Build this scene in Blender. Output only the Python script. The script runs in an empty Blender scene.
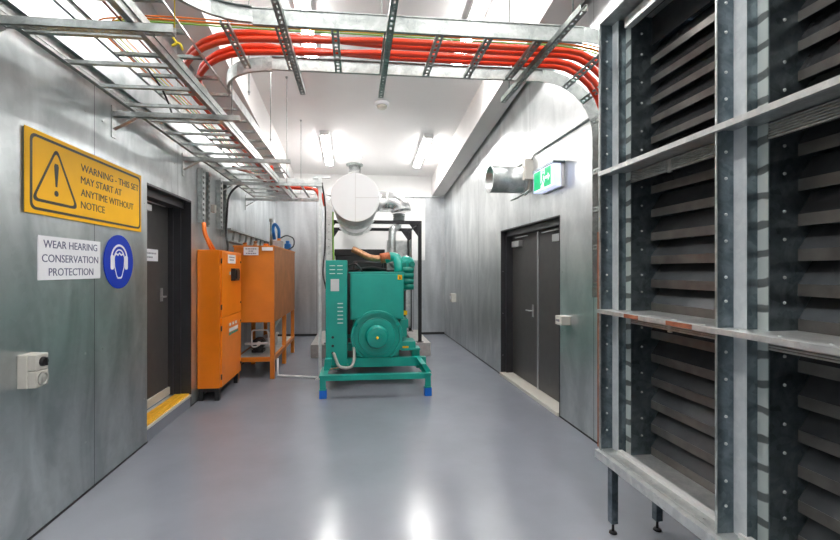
import bpy, bmesh, math, random
from mathutils import Vector as V
random.seed(7)
C = bpy.context.scene.collection
PI = math.pi
def R(a): return math.radians(a)

# ------------------------------------------------------------------ materials
MATS = {}
def newmat(name):
    m = bpy.data.materials.new(name); m.use_nodes = True
    nt = m.node_tree; b = nt.nodes['Principled BSDF']
    MATS[name] = m
    return m, nt, b
def N(nt, t, **k):
    n = nt.nodes.new(t)
    for a, v in k.items():
        if a in n.inputs: n.inputs[a].default_value = v
        else: setattr(n, a, v)
    return n
def plain(name, col, rough=.5, metal=0., vary=.06, scale=6., spec=.5, coat=0.):
    m, nt, b = newmat(name)
    tc = N(nt, 'ShaderNodeTexCoord'); no = N(nt, 'ShaderNodeTexNoise', Scale=scale, Detail=4.)
    nt.links.new(tc.outputs['Object'], no.inputs['Vector'])
    r = N(nt, 'ShaderNodeValToRGB')
    r.color_ramp.elements[0].position = .3; r.color_ramp.elements[1].position = .7
    r.color_ramp.elements[0].color = (*[c * (1 - vary) for c in col], 1)
    r.color_ramp.elements[1].color = (*[min(1, c * (1 + vary)) for c in col], 1)
    nt.links.new(no.outputs['Fac'], r.inputs['Fac']); nt.links.new(r.outputs['Color'], b.inputs['Base Color'])
    b.inputs['Roughness'].default_value = rough; b.inputs['Metallic'].default_value = metal
    b.inputs['Specular IOR Level'].default_value = spec; b.inputs['Coat Weight'].default_value = coat
    return m
def emit(name, col, s):
    m, nt, b = newmat(name)
    b.inputs['Base Color'].default_value = (*col, 1)
    b.inputs['Emission Color'].default_value = (*col, 1); b.inputs['Emission Strength'].default_value = s
    return m
def galv(name, c0, c1, rough=.35, metal=.75, stretch=(1, 1, 1), scale=3., spangle=18., seams=(), hseams=(), axis=1, bump=.05, sw=.15, detail=5.):
    m, nt, b = newmat(name)
    L = nt.links.new
    tc = N(nt, 'ShaderNodeTexCoord'); mp = N(nt, 'ShaderNodeMapping'); mp.inputs['Scale'].default_value = stretch
    L(tc.outputs['Object'], mp.inputs['Vector'])
    n1 = N(nt, 'ShaderNodeTexNoise', Scale=scale, Detail=detail, Roughness=.55, Distortion=.9); L(mp.outputs[0], n1.inputs['Vector'])
    vo = N(nt, 'ShaderNodeTexVoronoi', Scale=spangle); L(tc.outputs['Object'], vo.inputs['Vector'])
    ad = N(nt, 'ShaderNodeMath', operation='MULTIPLY_ADD'); ad.inputs[1].default_value = sw
    sp = N(nt, 'ShaderNodeSeparateColor'); L(vo.outputs['Color'], sp.inputs[0])
    L(sp.outputs[0], ad.inputs[0]); L(n1.outputs['Fac'], ad.inputs[2])
    r = N(nt, 'ShaderNodeValToRGB')
    r.color_ramp.elements[0].position = .38; r.color_ramp.elements[0].color = (*c0, 1)
    r.color_ramp.elements[1].position = .82; r.color_ramp.elements[1].color = (*c1, 1)
    L(ad.outputs[0], r.inputs['Fac'])
    out = r.outputs['Color']
    if seams or hseams:
        xyz = N(nt, 'ShaderNodeSeparateXYZ'); L(tc.outputs['Object'], xyz.inputs[0])
        acc = None
        for ax, lst in ((axis, seams), (2, hseams)):
            for s in lst:
                c = N(nt, 'ShaderNodeMath', operation='COMPARE'); c.inputs[1].default_value = s; c.inputs[2].default_value = .004
                L(xyz.outputs[ax], c.inputs[0])
                if acc is None: acc = c.outputs[0]
                else:
                    a = N(nt, 'ShaderNodeMath', operation='MAXIMUM'); L(acc, a.inputs[0]); L(c.outputs[0], a.inputs[1]); acc = a.outputs[0]
        mx = N(nt, 'ShaderNodeMix', data_type='RGBA'); L(acc, mx.inputs[0]); L(out, mx.inputs[6]); mx.inputs[7].default_value = (.18, .19, .20, 1)
        out = mx.outputs[2]
    L(out, b.inputs['Base Color'])
    n2 = N(nt, 'ShaderNodeTexNoise', Scale=scale * .7, Detail=3.); L(mp.outputs[0], n2.inputs['Vector'])
    mr = N(nt, 'ShaderNodeMapRange'); mr.inputs[3].default_value = max(.285, rough*.72) if rough > .27 else rough*.72; mr.inputs[4].default_value = rough*1.3 if rough > .27 else min(.262, rough*1.3)
    L(n2.outputs['Fac'], mr.inputs[0]); L(mr.outputs[0], b.inputs['Roughness'])
    b.inputs['Metallic'].default_value = metal
    if bump:
        n3 = N(nt, 'ShaderNodeTexNoise', Scale=1.6, Detail=2.); L(mp.outputs[0], n3.inputs['Vector'])
        bp = N(nt, 'ShaderNodeBump', Strength=bump * 4, Distance=.05); L(n3.outputs['Fac'], bp.inputs['Height']); L(bp.outputs[0], b.inputs['Normal'])
    return m

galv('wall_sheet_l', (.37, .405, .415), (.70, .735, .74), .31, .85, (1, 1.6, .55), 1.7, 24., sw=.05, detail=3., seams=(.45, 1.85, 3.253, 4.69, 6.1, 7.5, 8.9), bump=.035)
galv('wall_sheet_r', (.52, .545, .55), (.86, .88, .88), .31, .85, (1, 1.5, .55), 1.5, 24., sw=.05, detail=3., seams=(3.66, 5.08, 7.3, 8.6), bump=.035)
galv('wall_sheet_b', (.46, .48, .50), (.74, .76, .78), .32, .85, (1.8, 1, .28), 1.8, 24., sw=.05, detail=3., seams=(-.9, .2, 1.35), axis=0, bump=.03)
galv('galvanised', (.42, .45, .45), (.70, .73, .72), .33, .85, scale=9., spangle=60., bump=0)
galv('galvanised_light', (.62, .65, .65), (.85, .87, .86), .4, .7, scale=9., spangle=50., bump=0)
galv('galvanised_dark', (.10, .135, .155), (.27, .32, .35), .29, .9, scale=8., spangle=40., bump=0)  # dark bluish reflections on the louvre cheeks are put into this colour
galv('zinc_strut', (.26, .29, .28), (.46, .50, .48), .4, .8, scale=14., spangle=80., bump=0)
galv('aluminium_cladding', (.62, .64, .64), (.88, .88, .88), .25, .9, scale=7., spangle=10., bump=.02)
galv('rail_sheet', (.28, .31, .30), (.50, .53, .52), .36, .85, scale=9., spangle=50., bump=0)
galv('lip_sheet', (.68, .72, .75), (.85, .88, .90), .5, .25, scale=6., spangle=50., bump=0)  # lighter copy of the sheet: brightness of room-facing lips put into the colour

def patchy(name):  # dark reflections on the lip strips, painted into the colour as blotches
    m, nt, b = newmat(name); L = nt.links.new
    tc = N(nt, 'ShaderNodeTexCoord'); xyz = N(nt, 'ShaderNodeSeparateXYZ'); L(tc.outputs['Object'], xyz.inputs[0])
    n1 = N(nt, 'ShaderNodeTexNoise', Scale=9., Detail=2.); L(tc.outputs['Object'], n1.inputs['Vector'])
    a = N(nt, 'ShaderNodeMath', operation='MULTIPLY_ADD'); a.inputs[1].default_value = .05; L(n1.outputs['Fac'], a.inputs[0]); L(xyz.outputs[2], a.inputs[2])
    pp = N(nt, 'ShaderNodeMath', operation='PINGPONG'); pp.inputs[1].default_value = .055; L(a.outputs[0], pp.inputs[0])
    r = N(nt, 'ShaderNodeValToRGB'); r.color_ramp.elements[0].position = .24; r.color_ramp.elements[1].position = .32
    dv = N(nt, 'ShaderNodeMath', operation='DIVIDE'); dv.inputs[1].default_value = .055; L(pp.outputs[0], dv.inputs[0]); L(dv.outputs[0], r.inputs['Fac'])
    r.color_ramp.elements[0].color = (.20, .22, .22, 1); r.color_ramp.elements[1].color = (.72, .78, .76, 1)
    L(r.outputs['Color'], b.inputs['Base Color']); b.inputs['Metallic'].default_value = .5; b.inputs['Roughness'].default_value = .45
patchy('reflection_lip')

def floor_mat():
    m, nt, b = newmat('epoxy_floor'); L = nt.links.new
    tc = N(nt, 'ShaderNodeTexCoord')
    n1 = N(nt, 'ShaderNodeTexNoise', Scale=1.3, Detail=5., Roughness=.6); L(tc.outputs['Object'], n1.inputs['Vector'])
    r = N(nt, 'ShaderNodeValToRGB'); r.color_ramp.elements[0].position = .3; r.color_ramp.elements[1].position = .75
    r.color_ramp.elements[0].color = (.200, .216, .252, 1); r.color_ramp.elements[1].color = (.240, .258, .298, 1)
    L(n1.outputs['Fac'], r.inputs['Fac']); L(r.outputs['Color'], b.inputs['Base Color'])
    n2 = N(nt, 'ShaderNodeTexNoise', Scale=2.5, Detail=4.); L(tc.outputs['Object'], n2.inputs['Vector'])
    mr = N(nt, 'ShaderNodeMapRange'); mr.inputs[3].default_value = .16; mr.inputs[4].default_value = .262
    L(n2.outputs['Fac'], mr.inputs[0]); L(mr.outputs[0], b.inputs['Roughness'])
    b.inputs['Specular IOR Level'].default_value = .6
floor_mat()
plain('ceiling_paint', (.80, .79, .785), .6, vary=.02, scale=2.)
plain('beam_paint', (.66, .64, .63), .6, vary=.03, scale=3.)
plain('white_paint', (.80, .80, .79), .5, vary=.03, scale=3.)
plain('door_charcoal', (.062, .058, .056), .38, vary=.12, scale=10.)
plain('frame_charcoal', (.032, .032, .036), .42, vary=.1)
plain('sign_yellow', (.93, .49, .004), .5, vary=.03, spec=.25)
plain('sign_black', (.035, .030, .02), .5)
plain('sign_white', (.84, .84, .87), .35, vary=.02)
plain('sign_blue', (.003, .035, .42), .5, vary=.03, spec=.25)
plain('ink_blue', (.09, .10, .19), .5)
plain('ink_grey', (.25, .25, .28), .6)
plain('sign_edge', (.10, .11, .09), .5)
plain('orange_paint', (.95, .235, .006), .32, vary=.04, coat=.3)
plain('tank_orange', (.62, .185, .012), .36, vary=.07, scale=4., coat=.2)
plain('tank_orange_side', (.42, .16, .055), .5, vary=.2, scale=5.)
plain('green_paint', (.0, .33, .265), .34, vary=.05, coat=.25)
plain('green_dark', (.0, .20, .15), .4, vary=.1)
plain('blue_pad', (.0, .14, .62), .45)
plain('black_paint', (.018, .018, .02), .42, vary=.15)
plain('black_rubber', (.02, .02, .022), .6)
plain('white_jacket', (.83, .83, .84), .45, vary=.015, scale=3.)
plain('red_cable', (.80, .055, .012), .32, vary=.06, scale=9., coat=.3)
plain('orange_cable', (.85, .20, .02), .4)
plain('yellow_cable', (.80, .60, .03), .4)
plain('green_cable', (.25, .50, .06), .4)
plain('brown_cable', (.22, .07, .045), .45)
plain('white_cable', (.72, .70, .68), .45)
plain('grey_hose', (.35, .36, .33), .45)
plain('cream_plastic', (.62, .60, .54), .4, vary=.02)
plain('blue_plastic', (.01, .16, .50), .35)
plain('concrete', (.38, .36, .35), .8, vary=.12, scale=14.)
plain('blade_paint', (.068, .070, .074), .24, metal=.3, vary=.25, scale=7.)
plain('lip_brown', (.135, .125, .115), .34, metal=.4, vary=.25, scale=9.)
plain('rust', (.36, .12, .06), .7, vary=.3, scale=20.)
plain('copper_wrap', (.45, .24, .13), .4, metal=.6, vary=.25, scale=30.)
plain('terracotta_wrap', (.50, .13, .05), .6, vary=.2, scale=30.)
plain('tread_yellow', (.86, .47, .03), .55, vary=.12, scale=30.)
plain('aluminium', (.70, .70, .70), .32, metal=.85, vary=.05)
plain('radiator_black', (.03, .03, .033), .45, vary=.2, scale=20.)
emit('tube_light', (1.0, .975, .95), 34.)
emit('exit_green', (.0, .36, .14), .42)
emit('exit_white', (.88, .95, .95), .38)
emit('exit_white_soft', (.62, .68, .92), .42)

# ------------------------------------------------------------------ mesh helpers
class B:
    def __init__(s): s.bm = bmesh.new()
    def _q(s, vs, faces, mi=0, smooth=False):
        vv = [s.bm.verts.new(v) for v in vs]
        for f in faces:
            try:
                fc = s.bm.faces.new([vv[i] for i in f]); fc.material_index = mi; fc.smooth = smooth
            except ValueError: pass
        return s
    def box(s, x0, y0, z0, x1, y1, z1, mi=0):
        x0, x1 = sorted((x0, x1)); y0, y1 = sorted((y0, y1)); z0, z1 = sorted((z0, z1))
        vs = [(x0,y0,z0),(x1,y0,z0),(x1,y1,z0),(x0,y1,z0),(x0,y0,z1),(x1,y0,z1),(x1,y1,z1),(x0,y1,z1)]
        return s._q(vs, [(3,2,1,0),(4,5,6,7),(0,1,5,4),(1,2,6,5),(2,3,7,6),(3,0,4,7)], mi)
    def obox(s, c, d, a, u, l, w, h, mi=0):
        c, d, a, u = V(c), V(d), V(a), V(u)
        vs = [c + d*(i*l/2) + a*(j*w/2) + u*(k*h/2) for k in (-1,1) for i, j in ((-1,-1),(1,-1),(1,1),(-1,1))]
        return s._q(vs, [(3,2,1,0),(4,5,6,7),(0,1,5,4),(1,2,6,5),(2,3,7,6),(3,0,4,7)], mi)
    def prism(s, poly, f, d0, d1, mi=0, smooth=False):
        n = len(poly)
        vs = [f(a, b, d0) for a, b in poly] + [f(a, b, d1) for a, b in poly]
        return s._q(vs, [tuple(range(n))[::-1], tuple(range(n, 2*n))] + [(i, (i+1)%n, n+(i+1)%n, n+i) for i in range(n)], mi, smooth)
    def tube(s, pts, r, n=10, mi=0, caps=True, r2=None):
        pts = [V(p) for p in pts]; rings = []
        t = (pts[1]-pts[0]).normalized()
        ref = V((0,0,1)) if abs(t.z) < .9 else V((1,0,0))
        a = t.cross(ref).normalized()
        for i, p in enumerate(pts):
            if i == 0: tn = pts[1]-pts[0]
            elif i == len(pts)-1: tn = pts[-1]-pts[-2]
            else: tn = (pts[i+1]-p).normalized() + (p-pts[i-1]).normalized()
            tn.normalize(); a = (a - tn*a.dot(tn)).normalized(); b_ = tn.cross(a)
            rr = r if r2 is None else r + (r2-r)*i/(len(pts)-1)
            rings.append([s.bm.verts.new(p + a*math.cos(2*PI*k/n)*rr + b_*math.sin(2*PI*k/n)*rr) for k in range(n)])
        for i in range(len(rings)-1):
            for k in range(n):
                f = s.bm.faces.new((rings[i][k], rings[i][(k+1)%n], rings[i+1][(k+1)%n], rings[i+1][k])); f.smooth = True; f.material_index = mi
        if caps:
            f = s.bm.faces.new(rings[0][::-1]); f.material_index = mi
            f = s.bm.faces.new(rings[-1]); f.material_index = mi
        return s
    def lathe(s, c, ax, prof, n=40, mi=0):
        # prof: (distance along axis, radius)
        c, ax = V(c), V(ax).normalized(); ref = V((0,0,1)) if abs(ax.z) < .9 else V((1,0,0))
        a = ax.cross(ref).normalized(); b_ = ax.cross(a); rings = []
        for h, r in prof:
            rings.append([s.bm.verts.new(c + ax*h + a*math.cos(2*PI*k/n)*max(r,1e-4) + b_*math.sin(2*PI*k/n)*max(r,1e-4)) for k in range(n)])
        for i in range(len(rings)-1):
            dd = abs(prof[i+1][0]-prof[i][0]); dr = abs(prof[i+1][1]-prof[i][1])
            for k in range(n):
                f = s.bm.faces.new((rings[i][k], rings[i][(k+1)%n], rings[i+1][(k+1)%n], rings[i+1][k])); f.material_index = mi; f.smooth = dd > 0 and dr < dd*1.6
        s.bm.faces.new(rings[0][::-1]).material_index = mi; s.bm.faces.new(rings[-1]).material_index = mi
        return s
    def sweep(s, pts, prof, side=None, mi=0):
        pts = [V(p) for p in pts]; rings = []
        for i, p in enumerate(pts):
            if i == 0: t = pts[1]-pts[0]
            elif i == len(pts)-1: t = pts[-1]-pts[-2]
            else: t = (pts[i+1]-p).normalized() + (p-pts[i-1]).normalized()
            t.normalize()
            if side is None: sd = t.cross(V((0,0,1))).normalized(); up = V((0,0,1))
            else: sd = V(side); up = sd.cross(t).normalized()
            rings.append([s.bm.verts.new(p + sd*a + up*b) for a, b in prof])
        n = len(prof)
        for i in range(len(rings)-1):
            for k in range(n):
                f = s.bm.faces.new((rings[i][k], rings[i][(k+1)%n], rings[i+1][(k+1)%n], rings[i+1][k])); f.material_index = mi
        s.bm.faces.new(rings[0][::-1]).material_index = mi; s.bm.faces.new(rings[-1]).material_index = mi
        return s
    def strut(s, p0, p1, w=.041, h=.025, up=(0,0,1), pitch=.05, slot=.6, sw=.38, mi=0, t=.003):
        """slotted channel, slotted face on the side away from up"""
        p0, p1, u = V(p0), V(p1), V(up); d = p1-p0; l = d.length; d.normalize(); a = u.cross(d).normalized(); m = (p0+p1)/2
        for k in (-1, 1):
            s.obox(m + a*(k*(w/2-t/2)), d, a, u, l, t, h, mi)
            s.obox(m + a*(k*w*(.5+sw/2)/2) - u*(h/2-t/2), d, a, u, l, w*(1-sw)/2, t, mi)
            s.obox(m + a*(k*(w/2-.005)) + u*(h/2-t/2), d, a, u, l, .010, t, mi)
        n = max(1, int(l/pitch)); st = l/n
        for i in range(n+1):
            q = p0 + d*min(max(i*st, st*(1-slot)/4), l-st*(1-slot)/4)
            s.obox(q - u*(h/2-t/2), d, a, u, st*(1-slot)*(1 if 0 < i < n else .5), w*sw, t, mi)
        return s
def mesh_obj(name, b, mats, parent=None, off=None, label=None, bevel=0, smooth_all=False):
    bm = b.bm
    if parent is not None:
        p = parent; o = V((0,0,0))
        while p is not None: o += p.location; p = p.parent
        bmesh.ops.translate(bm, verts=bm.verts, vec=-o)
    elif off is not None: bmesh.ops.translate(bm, verts=bm.verts, vec=-V(off))
    bmesh.ops.recalc_face_normals(bm, faces=bm.faces)
    me = bpy.data.meshes.new(name); bm.to_mesh(me); bm.free()
    if isinstance(mats, str): mats = [mats]
    for m in mats: me.materials.append(MATS[m])
    ob = bpy.data.objects.new(name, me); C.objects.link(ob)
    if off is not None: ob.location = off
    if parent is not None: ob.parent = parent
    if label: ob['label'] = label
    if bevel:
        md = ob.modifiers.new('Bevel', 'BEVEL'); md.width = bevel; md.segments = 2; md.limit_method = 'ANGLE'; md.angle_limit = R(40)
    return ob
def thing(name, label, cat, loc=(0,0,0), group=None):
    o = bpy.data.objects.new(name, None); C.objects.link(o); o.location = loc; o.empty_display_size = .1
    o['label'] = label; o['category'] = cat
    if group: o['group'] = group
    return o
def tag(o, label, cat, group=None):
    o['label'] = label; o['category'] = cat
    if group: o['group'] = group
    return o
def struct(name, b, mats, parent=None, **k):
    o = mesh_obj(name, b, mats, parent, **k)
    if parent is None: o['kind'] = 'structure'
    return o
def dup(root, loc, label):
    r = root.copy(); C.objects.link(r); r.location = loc; r['label'] = label
    for ch in list(root.children):
        c = ch.copy(); C.objects.link(c); c.parent = r
        for g in ch.children:
            d = g.copy(); C.objects.link(d); d.parent = c
    return r
def arc(cx, cy, r, a0, a1, n=10): return [(cx + r*math.cos(R(a0+(a1-a0)*i/n)), cy + r*math.sin(R(a0+(a1-a0)*i/n))) for i in range(n+1)]
def rrect(x0, y0, x1, y1, r, n=4):
    return arc(x1-r, y0+r, r, -90, 0, n) + arc(x1-r, y1-r, r, 0, 90, n) + arc(x0+r, y1-r, r, 90, 180, n) + arc(x0+r, y0+r, r, 180, 270, n)
def smooth_path(pts, rad, n=8):
    """polyline with rounded corners"""
    P = [V(p) for p in pts]; out = [P[0]]
    for i in range(1, len(P)-1):
        a, b_, c = P[i-1], P[i], P[i+1]
        d0 = (a-b_).normalized(); d1 = (c-b_).normalized()
        r_ = min(rad, (a-b_).length*.49, (c-b_).length*.49)
        for k in range(n+1):
            t = k/n; p0 = b_ + d0*r_; p2 = b_ + d1*r_
            out.append(p0*(1-t)**2 + b_*2*t*(1-t) + p2*t*t)
    out.append(P[-1]); return out
def ring_prism(b, outer, inner, f, d0, d1, mi=0):
    n = len(outer)
    for i in range(n):
        j = (i+1) % n
        q = [outer[i], outer[j], inner[j], inner[i]]
        b.prism(q, f, d0, d1, mi)
def text_obj(name, lines, mat, parent, f, d0, d1, bold=.0):
    if len(lines) > 1: return [text_obj(name, [l], mat, parent, f, d0, d1, bold) for l in lines]
    """lines: (string, x, y, cap height, width or None, align); letters extruded as one mesh through mapping f(a,b,d)"""
    bm = bmesh.new()
    for (t, x, y, cap, width, al) in lines:
        cu = bpy.data.curves.new('lettering', 'FONT'); cu.body = t; cu.size = 1; cu.offset = bold; cu.resolution_u = 3
        o = bpy.data.objects.new('lettering', cu); C.objects.link(o)
        bpy.context.view_layer.update()
        me = bpy.data.meshes.new_from_object(o.evaluated_get(bpy.context.evaluated_depsgraph_get()))
        bpy.data.objects.remove(o); bpy.data.curves.remove(cu)
        xs = [v.co.x for v in me.vertices]; x0, x1 = min(xs), max(xs)
        sy = cap/.70; sx = sy if width is None else width/(x1-x0)
        w = (x1-x0)*sx; ox = x if al == 'L' else x - w/2
        off = len(bm.verts)
        vs = [bm.verts.new(((v.co.x-x0)*sx + ox, v.co.y*sy + y, 0)) for v in me.vertices]
        for p in me.polygons:
            try: bm.faces.new([vs[i] for i in p.vertices])
            except ValueError: pass
        bpy.data.meshes.remove(me)
    r = bmesh.ops.extrude_face_region(bm, geom=list(bm.faces))
    new = {g for g in r['geom'] if isinstance(g, bmesh.types.BMVert)}
    for v in bm.verts: v.co = V(f(v.co.x, v.co.y, d1 if v in new else d0))
    b = B(); b.bm.free(); b.bm = bm
    return mesh_obj(name, b, mat, parent)

def print_lines(name, rows, mat, parent, f, d0, d1):
    """small print too fine to read: rows of (centre, height, width, line height) broken into word-long dashes"""
    b = B()
    for (cx, z, w, h) in rows:
        x = cx-w/2; k = 0
        while x < cx+w/2-.004:
            l = min((.022, .035, .016, .028)[k % 4], cx+w/2-x)
            b.prism([(x, z), (x+l, z), (x+l, z+h), (x, z+h)], f, d0, d1); x += l+.006; k += 1
    return mesh_obj(name, b, mat, parent)

# ------------------------------------------------------------------ room constants
XL, XR, YB, YF = -1.83, 2.10, 10.15, -3.0
SL = .112
def zc(y): return 3.74 + SL*(10.1 - y)       # height of the sloping ceiling

# ------------------------------------------------------------------ setting
b = B(); b.box(-2.6, YF-.2, -.1, 2.75, YB+.2, 0); struct('floor', b, 'epoxy_floor')
b = B(); b.prism([(YF-.2, zc(YF-.2)), (YB+.2, zc(YB+.2)), (YB+.2, zc(YB+.2)+.15), (YF-.2, zc(YF-.2)+.15)], lambda a, c, d: (d, a, c), -2.3, 2.6)
struct('ceiling', b, 'ceiling_paint')
DL0, DL1, DLZ = 4.025, 5.05, 2.29           # recessed doorway in the left wall
b = B()
X0 = XL-.28
b.box(X0, YF, .0, XL, DL0, 5.4); b.box(X0, DL0, DLZ, XL, DL1, 5.4); b.box(X0, DL1, .0, XL, YB, 5.4)
for y in (.55, 1.75, 1.95, 3.15, 3.35, 4.6, 4.8):
    for z in ((.35, .95, 1.55, 2.15, 2.6, 3.3) if y < 4.1 else (2.6, 3.3)):
        b.lathe((XL, y, z), (1,0,0), [(0, .008), (.003, .007), (.005, .002)], 8, mi=1)
for z in (.4, 1.0, 1.6, 2.1): b.lathe((XL, 3.975, z), (1,0,0), [(0, .006), (.003, .005), (.004, .002)], 8, mi=1)
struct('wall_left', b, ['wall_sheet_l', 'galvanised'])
DR0, DR1, DRZ = 4.30, 6.14, 2.09            # double doorway in the right wall
LY0, LY1, LZ0, LZ1 = .79, 2.482, .44, 2.998  # louvre opening
b = B(); X1 = XR+.28
b.box(XR, YF, 0, X1, LY0, 5.4); b.box(XR, LY0, 0, X1, LY1, LZ0); b.box(XR, LY0, LZ1, X1, LY1, 5.4)
b.box(XR, LY1, 0, X1, DR0, 5.4); b.box(XR, DR0, DRZ, X1, DR1, 5.4); b.box(XR, DR1, 0, X1, YB, 5.4)
for y in (4.24, 6.05, 6.2):
    for z in (.3, .9, 1.5, 2.3): b.lathe((XR, y, z), (-1,0,0), [(0, .007), (.003, .006), (.005, .002)], 8, mi=1)
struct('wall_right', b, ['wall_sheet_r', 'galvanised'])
b = B(); b.box(-2.1, YB, 0, 2.4, YB+.2, 3.27); b.box(-2.1, YB+.0, 3.27, 2.4, YB+.2, 5.4, mi=1)
b.box(-.5, YB-.05, 1.75, 1.62, YB, 3.20, mi=1)
struct('wall_back', b, ['wall_sheet_b', 'white_paint'])
b = B(); b.box(-2.1, YF-.2, 0, 2.4, YF, 5.4); struct('wall_front', b, 'white_paint')
# ceiling beams along both side walls
def beam(name, xa, xb, dep):
    b = B(); pl = [(YF, zc(YF)+.02), (YB, zc(YB)+.02), (YB, zc(YB)-dep), (YF, zc(YF)-dep)]
    b.prism(pl, lambda a, c, d: (d, a, c), xa, xb); return struct(name, b, 'beam_paint')
beam('trim_1', 1.78, 2.07, .48)
beam('trim_2', XL, -1.42, .50)
b = B(); b.box(XL, YB-.06, 3.24, XR, YB, 3.28); struct('trim_3', b, 'galvanised_light')
# dark gap strips under the sheets
b = B(); b.box(XL, YF, 0, XL+.006, DL0, .012); b.box(XL, DL1, 0, XL+.006, YB, .012); struct('baseboard_left', b, 'black_rubber')
b = B(); b.box(XR-.006, DR1, 0, XR, YB, .014); b.box(XR-.006, LY1, 0, XR, DR0, .014); struct('baseboard_right', b, 'black_rubber')
b = B(); b.box(-1.82, YB-.012, 0, 2.09, YB, .05); struct('baseboard_back', b, 'black_rubber')

# left door in its recess
d1 = bpy.data.objects.new('door_1', None); C.objects.link(d1); d1.location = (-2.05, 4.5, .15); d1['kind'] = 'structure'
b = B(); b.box(-2.09, DL0+.03, .16, -2.05, DL1-.06, 2.2); mesh_obj('door_leaf', b, 'door_charcoal', d1, bevel=.003)
b = B(); b.box(-2.10, DL0, .15, -1.965, DL0+.03, DLZ); b.box(-2.10, DL0, 2.2, -1.90, DL1, DLZ)
b.box(-2.10, DL1-.06, .15, -2.0, DL1, 2.2); b.box(-2.0, DL1-.035, .15, -1.93, DL1, 2.2); b.box(-1.93, DL1-.012, .0, XL+.003, DL1, DLZ)
b.box(-1.93, DL0, DLZ-.02, XL+.003, DL1, DLZ)
mesh_obj('door_frame', b, 'frame_charcoal', d1)
b = B(); b.box(-2.045, 4.78, 1.19, -2.035, 4.83, 1.33); b.tube([(-2.04, 4.80, 1.24), (-1.99, 4.80, 1.24), (-1.985, 4.70, 1.24)], .009, 8)
mesh_obj('door_handle', b, 'aluminium', d1)
b = B(); b.box(-2.05, 4.2, 2.10, -2.0, 4.5, 2.16); b.obox((-1.985, 4.55, 2.18), (0,1,0), (1,0,0), (0,0,1), .42, .02, .008)
mesh_obj('door_closer', b, 'aluminium', d1, bevel=.003)
b = B(); b.box(-2.05, 4.28, 1.61, -2.047, 4.74, 1.73); nb = mesh_obj('door_notice', b, 'sign_white', d1, label='white notice strip on the door')
fdl = lambda a, c, d: (-2.047 + d, a, c)
print_lines('notice_print', [(4.51, 1.68, .38, .016), (4.47, 1.64, .30, .016)], 'ink_grey', nb, fdl, 0, .0006)
b = B(); b.box(-2.05, DL0+.03, .16, -2.03, DL1-.06, .24); mesh_obj('kick_plate', b, 'cream_plastic', d1)
b = B(); b.box(X0, DL0, 0, XL-.002, DL1-.012, .112); struct('trim_4', b, 'epoxy_floor')
b = B(); b.box(-2.05, DL0, .112, XL+.004, DL1-.012, .135, mi=1); b.box(-1.99, DL0+.002, .135, XL-.012, DL1-.02, .15)
for i in range(26):
    for j in range(3): b.box(-1.975+.045*j, DL0+.02+.037*i, .15, -1.955+.045*j, DL0+.04+.037*i, .154)
tread = mesh_obj('step_tread', b, ['tread_yellow', 'cream_plastic'], None, off=(-1.9, 4.5, .112))
tag(tread, 'yellow ribbed nosing strip on the raised step of the dark single door', 'step nosing')

# right double door
d2 = bpy.data.objects.new('door_2', None); C.objects.link(d2); d2.location = (2.25, 5.2, 0); d2['kind'] = 'structure'
for i, (ya, yb) in enumerate(((DR0+.06, 5.17), (5.19, DR1-.07))):
    b = B(); b.box(2.25, ya, .045, 2.29, yb, 2.0); lf = mesh_obj('door_leaf', b, 'door_charcoal', d2, bevel=.003)
    b = B(); yy = 5.03 if i == 0 else 5.34
    b.box(2.243, yy-.022, .92, 2.25, yy+.022, 1.08); b.tube([(2.245, yy, 1.0), (2.20, yy, 1.0), (2.195, yy+(.1 if i else -.1), 1.0)], .009, 8)
    if i == 1: mesh_obj('door_handle', b, 'aluminium', lf)
    else: b.bm.free()
    b = B(); yc = 4.55 if i == 0 else 5.82
    b.box(2.19, yc-.13, 1.84, 2.25, yc+.13, 1.92); b.obox((2.20, yc+(.2 if i == 0 else -.2), 1.965), (0,1,0), (1,0,0), (0,0,1), .42, .022, .012)
    mesh_obj('door_closer', b, 'aluminium', lf, bevel=.003)
b = B(); b.box(2.238, 5.165, .04, 2.252, 5.195, 2.0); mesh_obj('meeting_strip', b, 'aluminium', d2, label='silver meeting strip')
b = B(); b.box(2.16, DR0, 0, 2.30, DR0+.06, DRZ); b.box(2.16, DR1-.07, 0, 2.30, DR1, DRZ); b.box(2.16, DR0, 2.0, 2.30, DR1, DRZ)
b.box(XR-.003, DR1-.014, 0, 2.16, DR1, DRZ); b.box(XR-.003, DR0, DRZ-.014, 2.16, DR1, DRZ); b.box(XR-.003, DR0, 0, 2.16, DR0+.014, DRZ)
mesh_obj('door_frame', b, 'frame_charcoal', d2)
b = B(); b.box(2.075, DR0+.016, 0, 2.30, DR1-.016, .04); mesh_obj('threshold', b, 'cream_plastic', d2, bevel=.003, label='pale threshold strip')

# ------------------------------------------------------------------ ceiling lights
def make_light(x, y0, label):
    L_ = 1.55; yc = y0+L_/2
    t = thing('ceiling_light', label, 'ceiling light', (x, yc, zc(yc)), 'twin batten lights on the sloping ceiling')
    d = V((0, 1, -SL)).normalized(); u = V((0, SL, 1)).normalized(); a = V((1,0,0)); c = V((x, yc, zc(yc)))
    b = B(); b.obox(c - u*.028, d, a, u, L_, .17, .05); mesh_obj('light_body', b, 'white_paint', t, bevel=.004)
    b = B(); b.obox(c - u*.068, d, a, u, L_-.04, .12, .03); mesh_obj('diffuser', b, 'tube_light', t, bevel=.008)
    for k in (-1, 1):
        b = B(); b.obox(c - u*.062 + d*(k*(L_/2-.01)), d, a, u, .02, .15, .05); mesh_obj('end_cap', b, 'white_paint', t, bevel=.003)
    return t
lt = make_light(-.56, 7.8, 'lit batten light over the white silencer drum, near the back wall')
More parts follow.
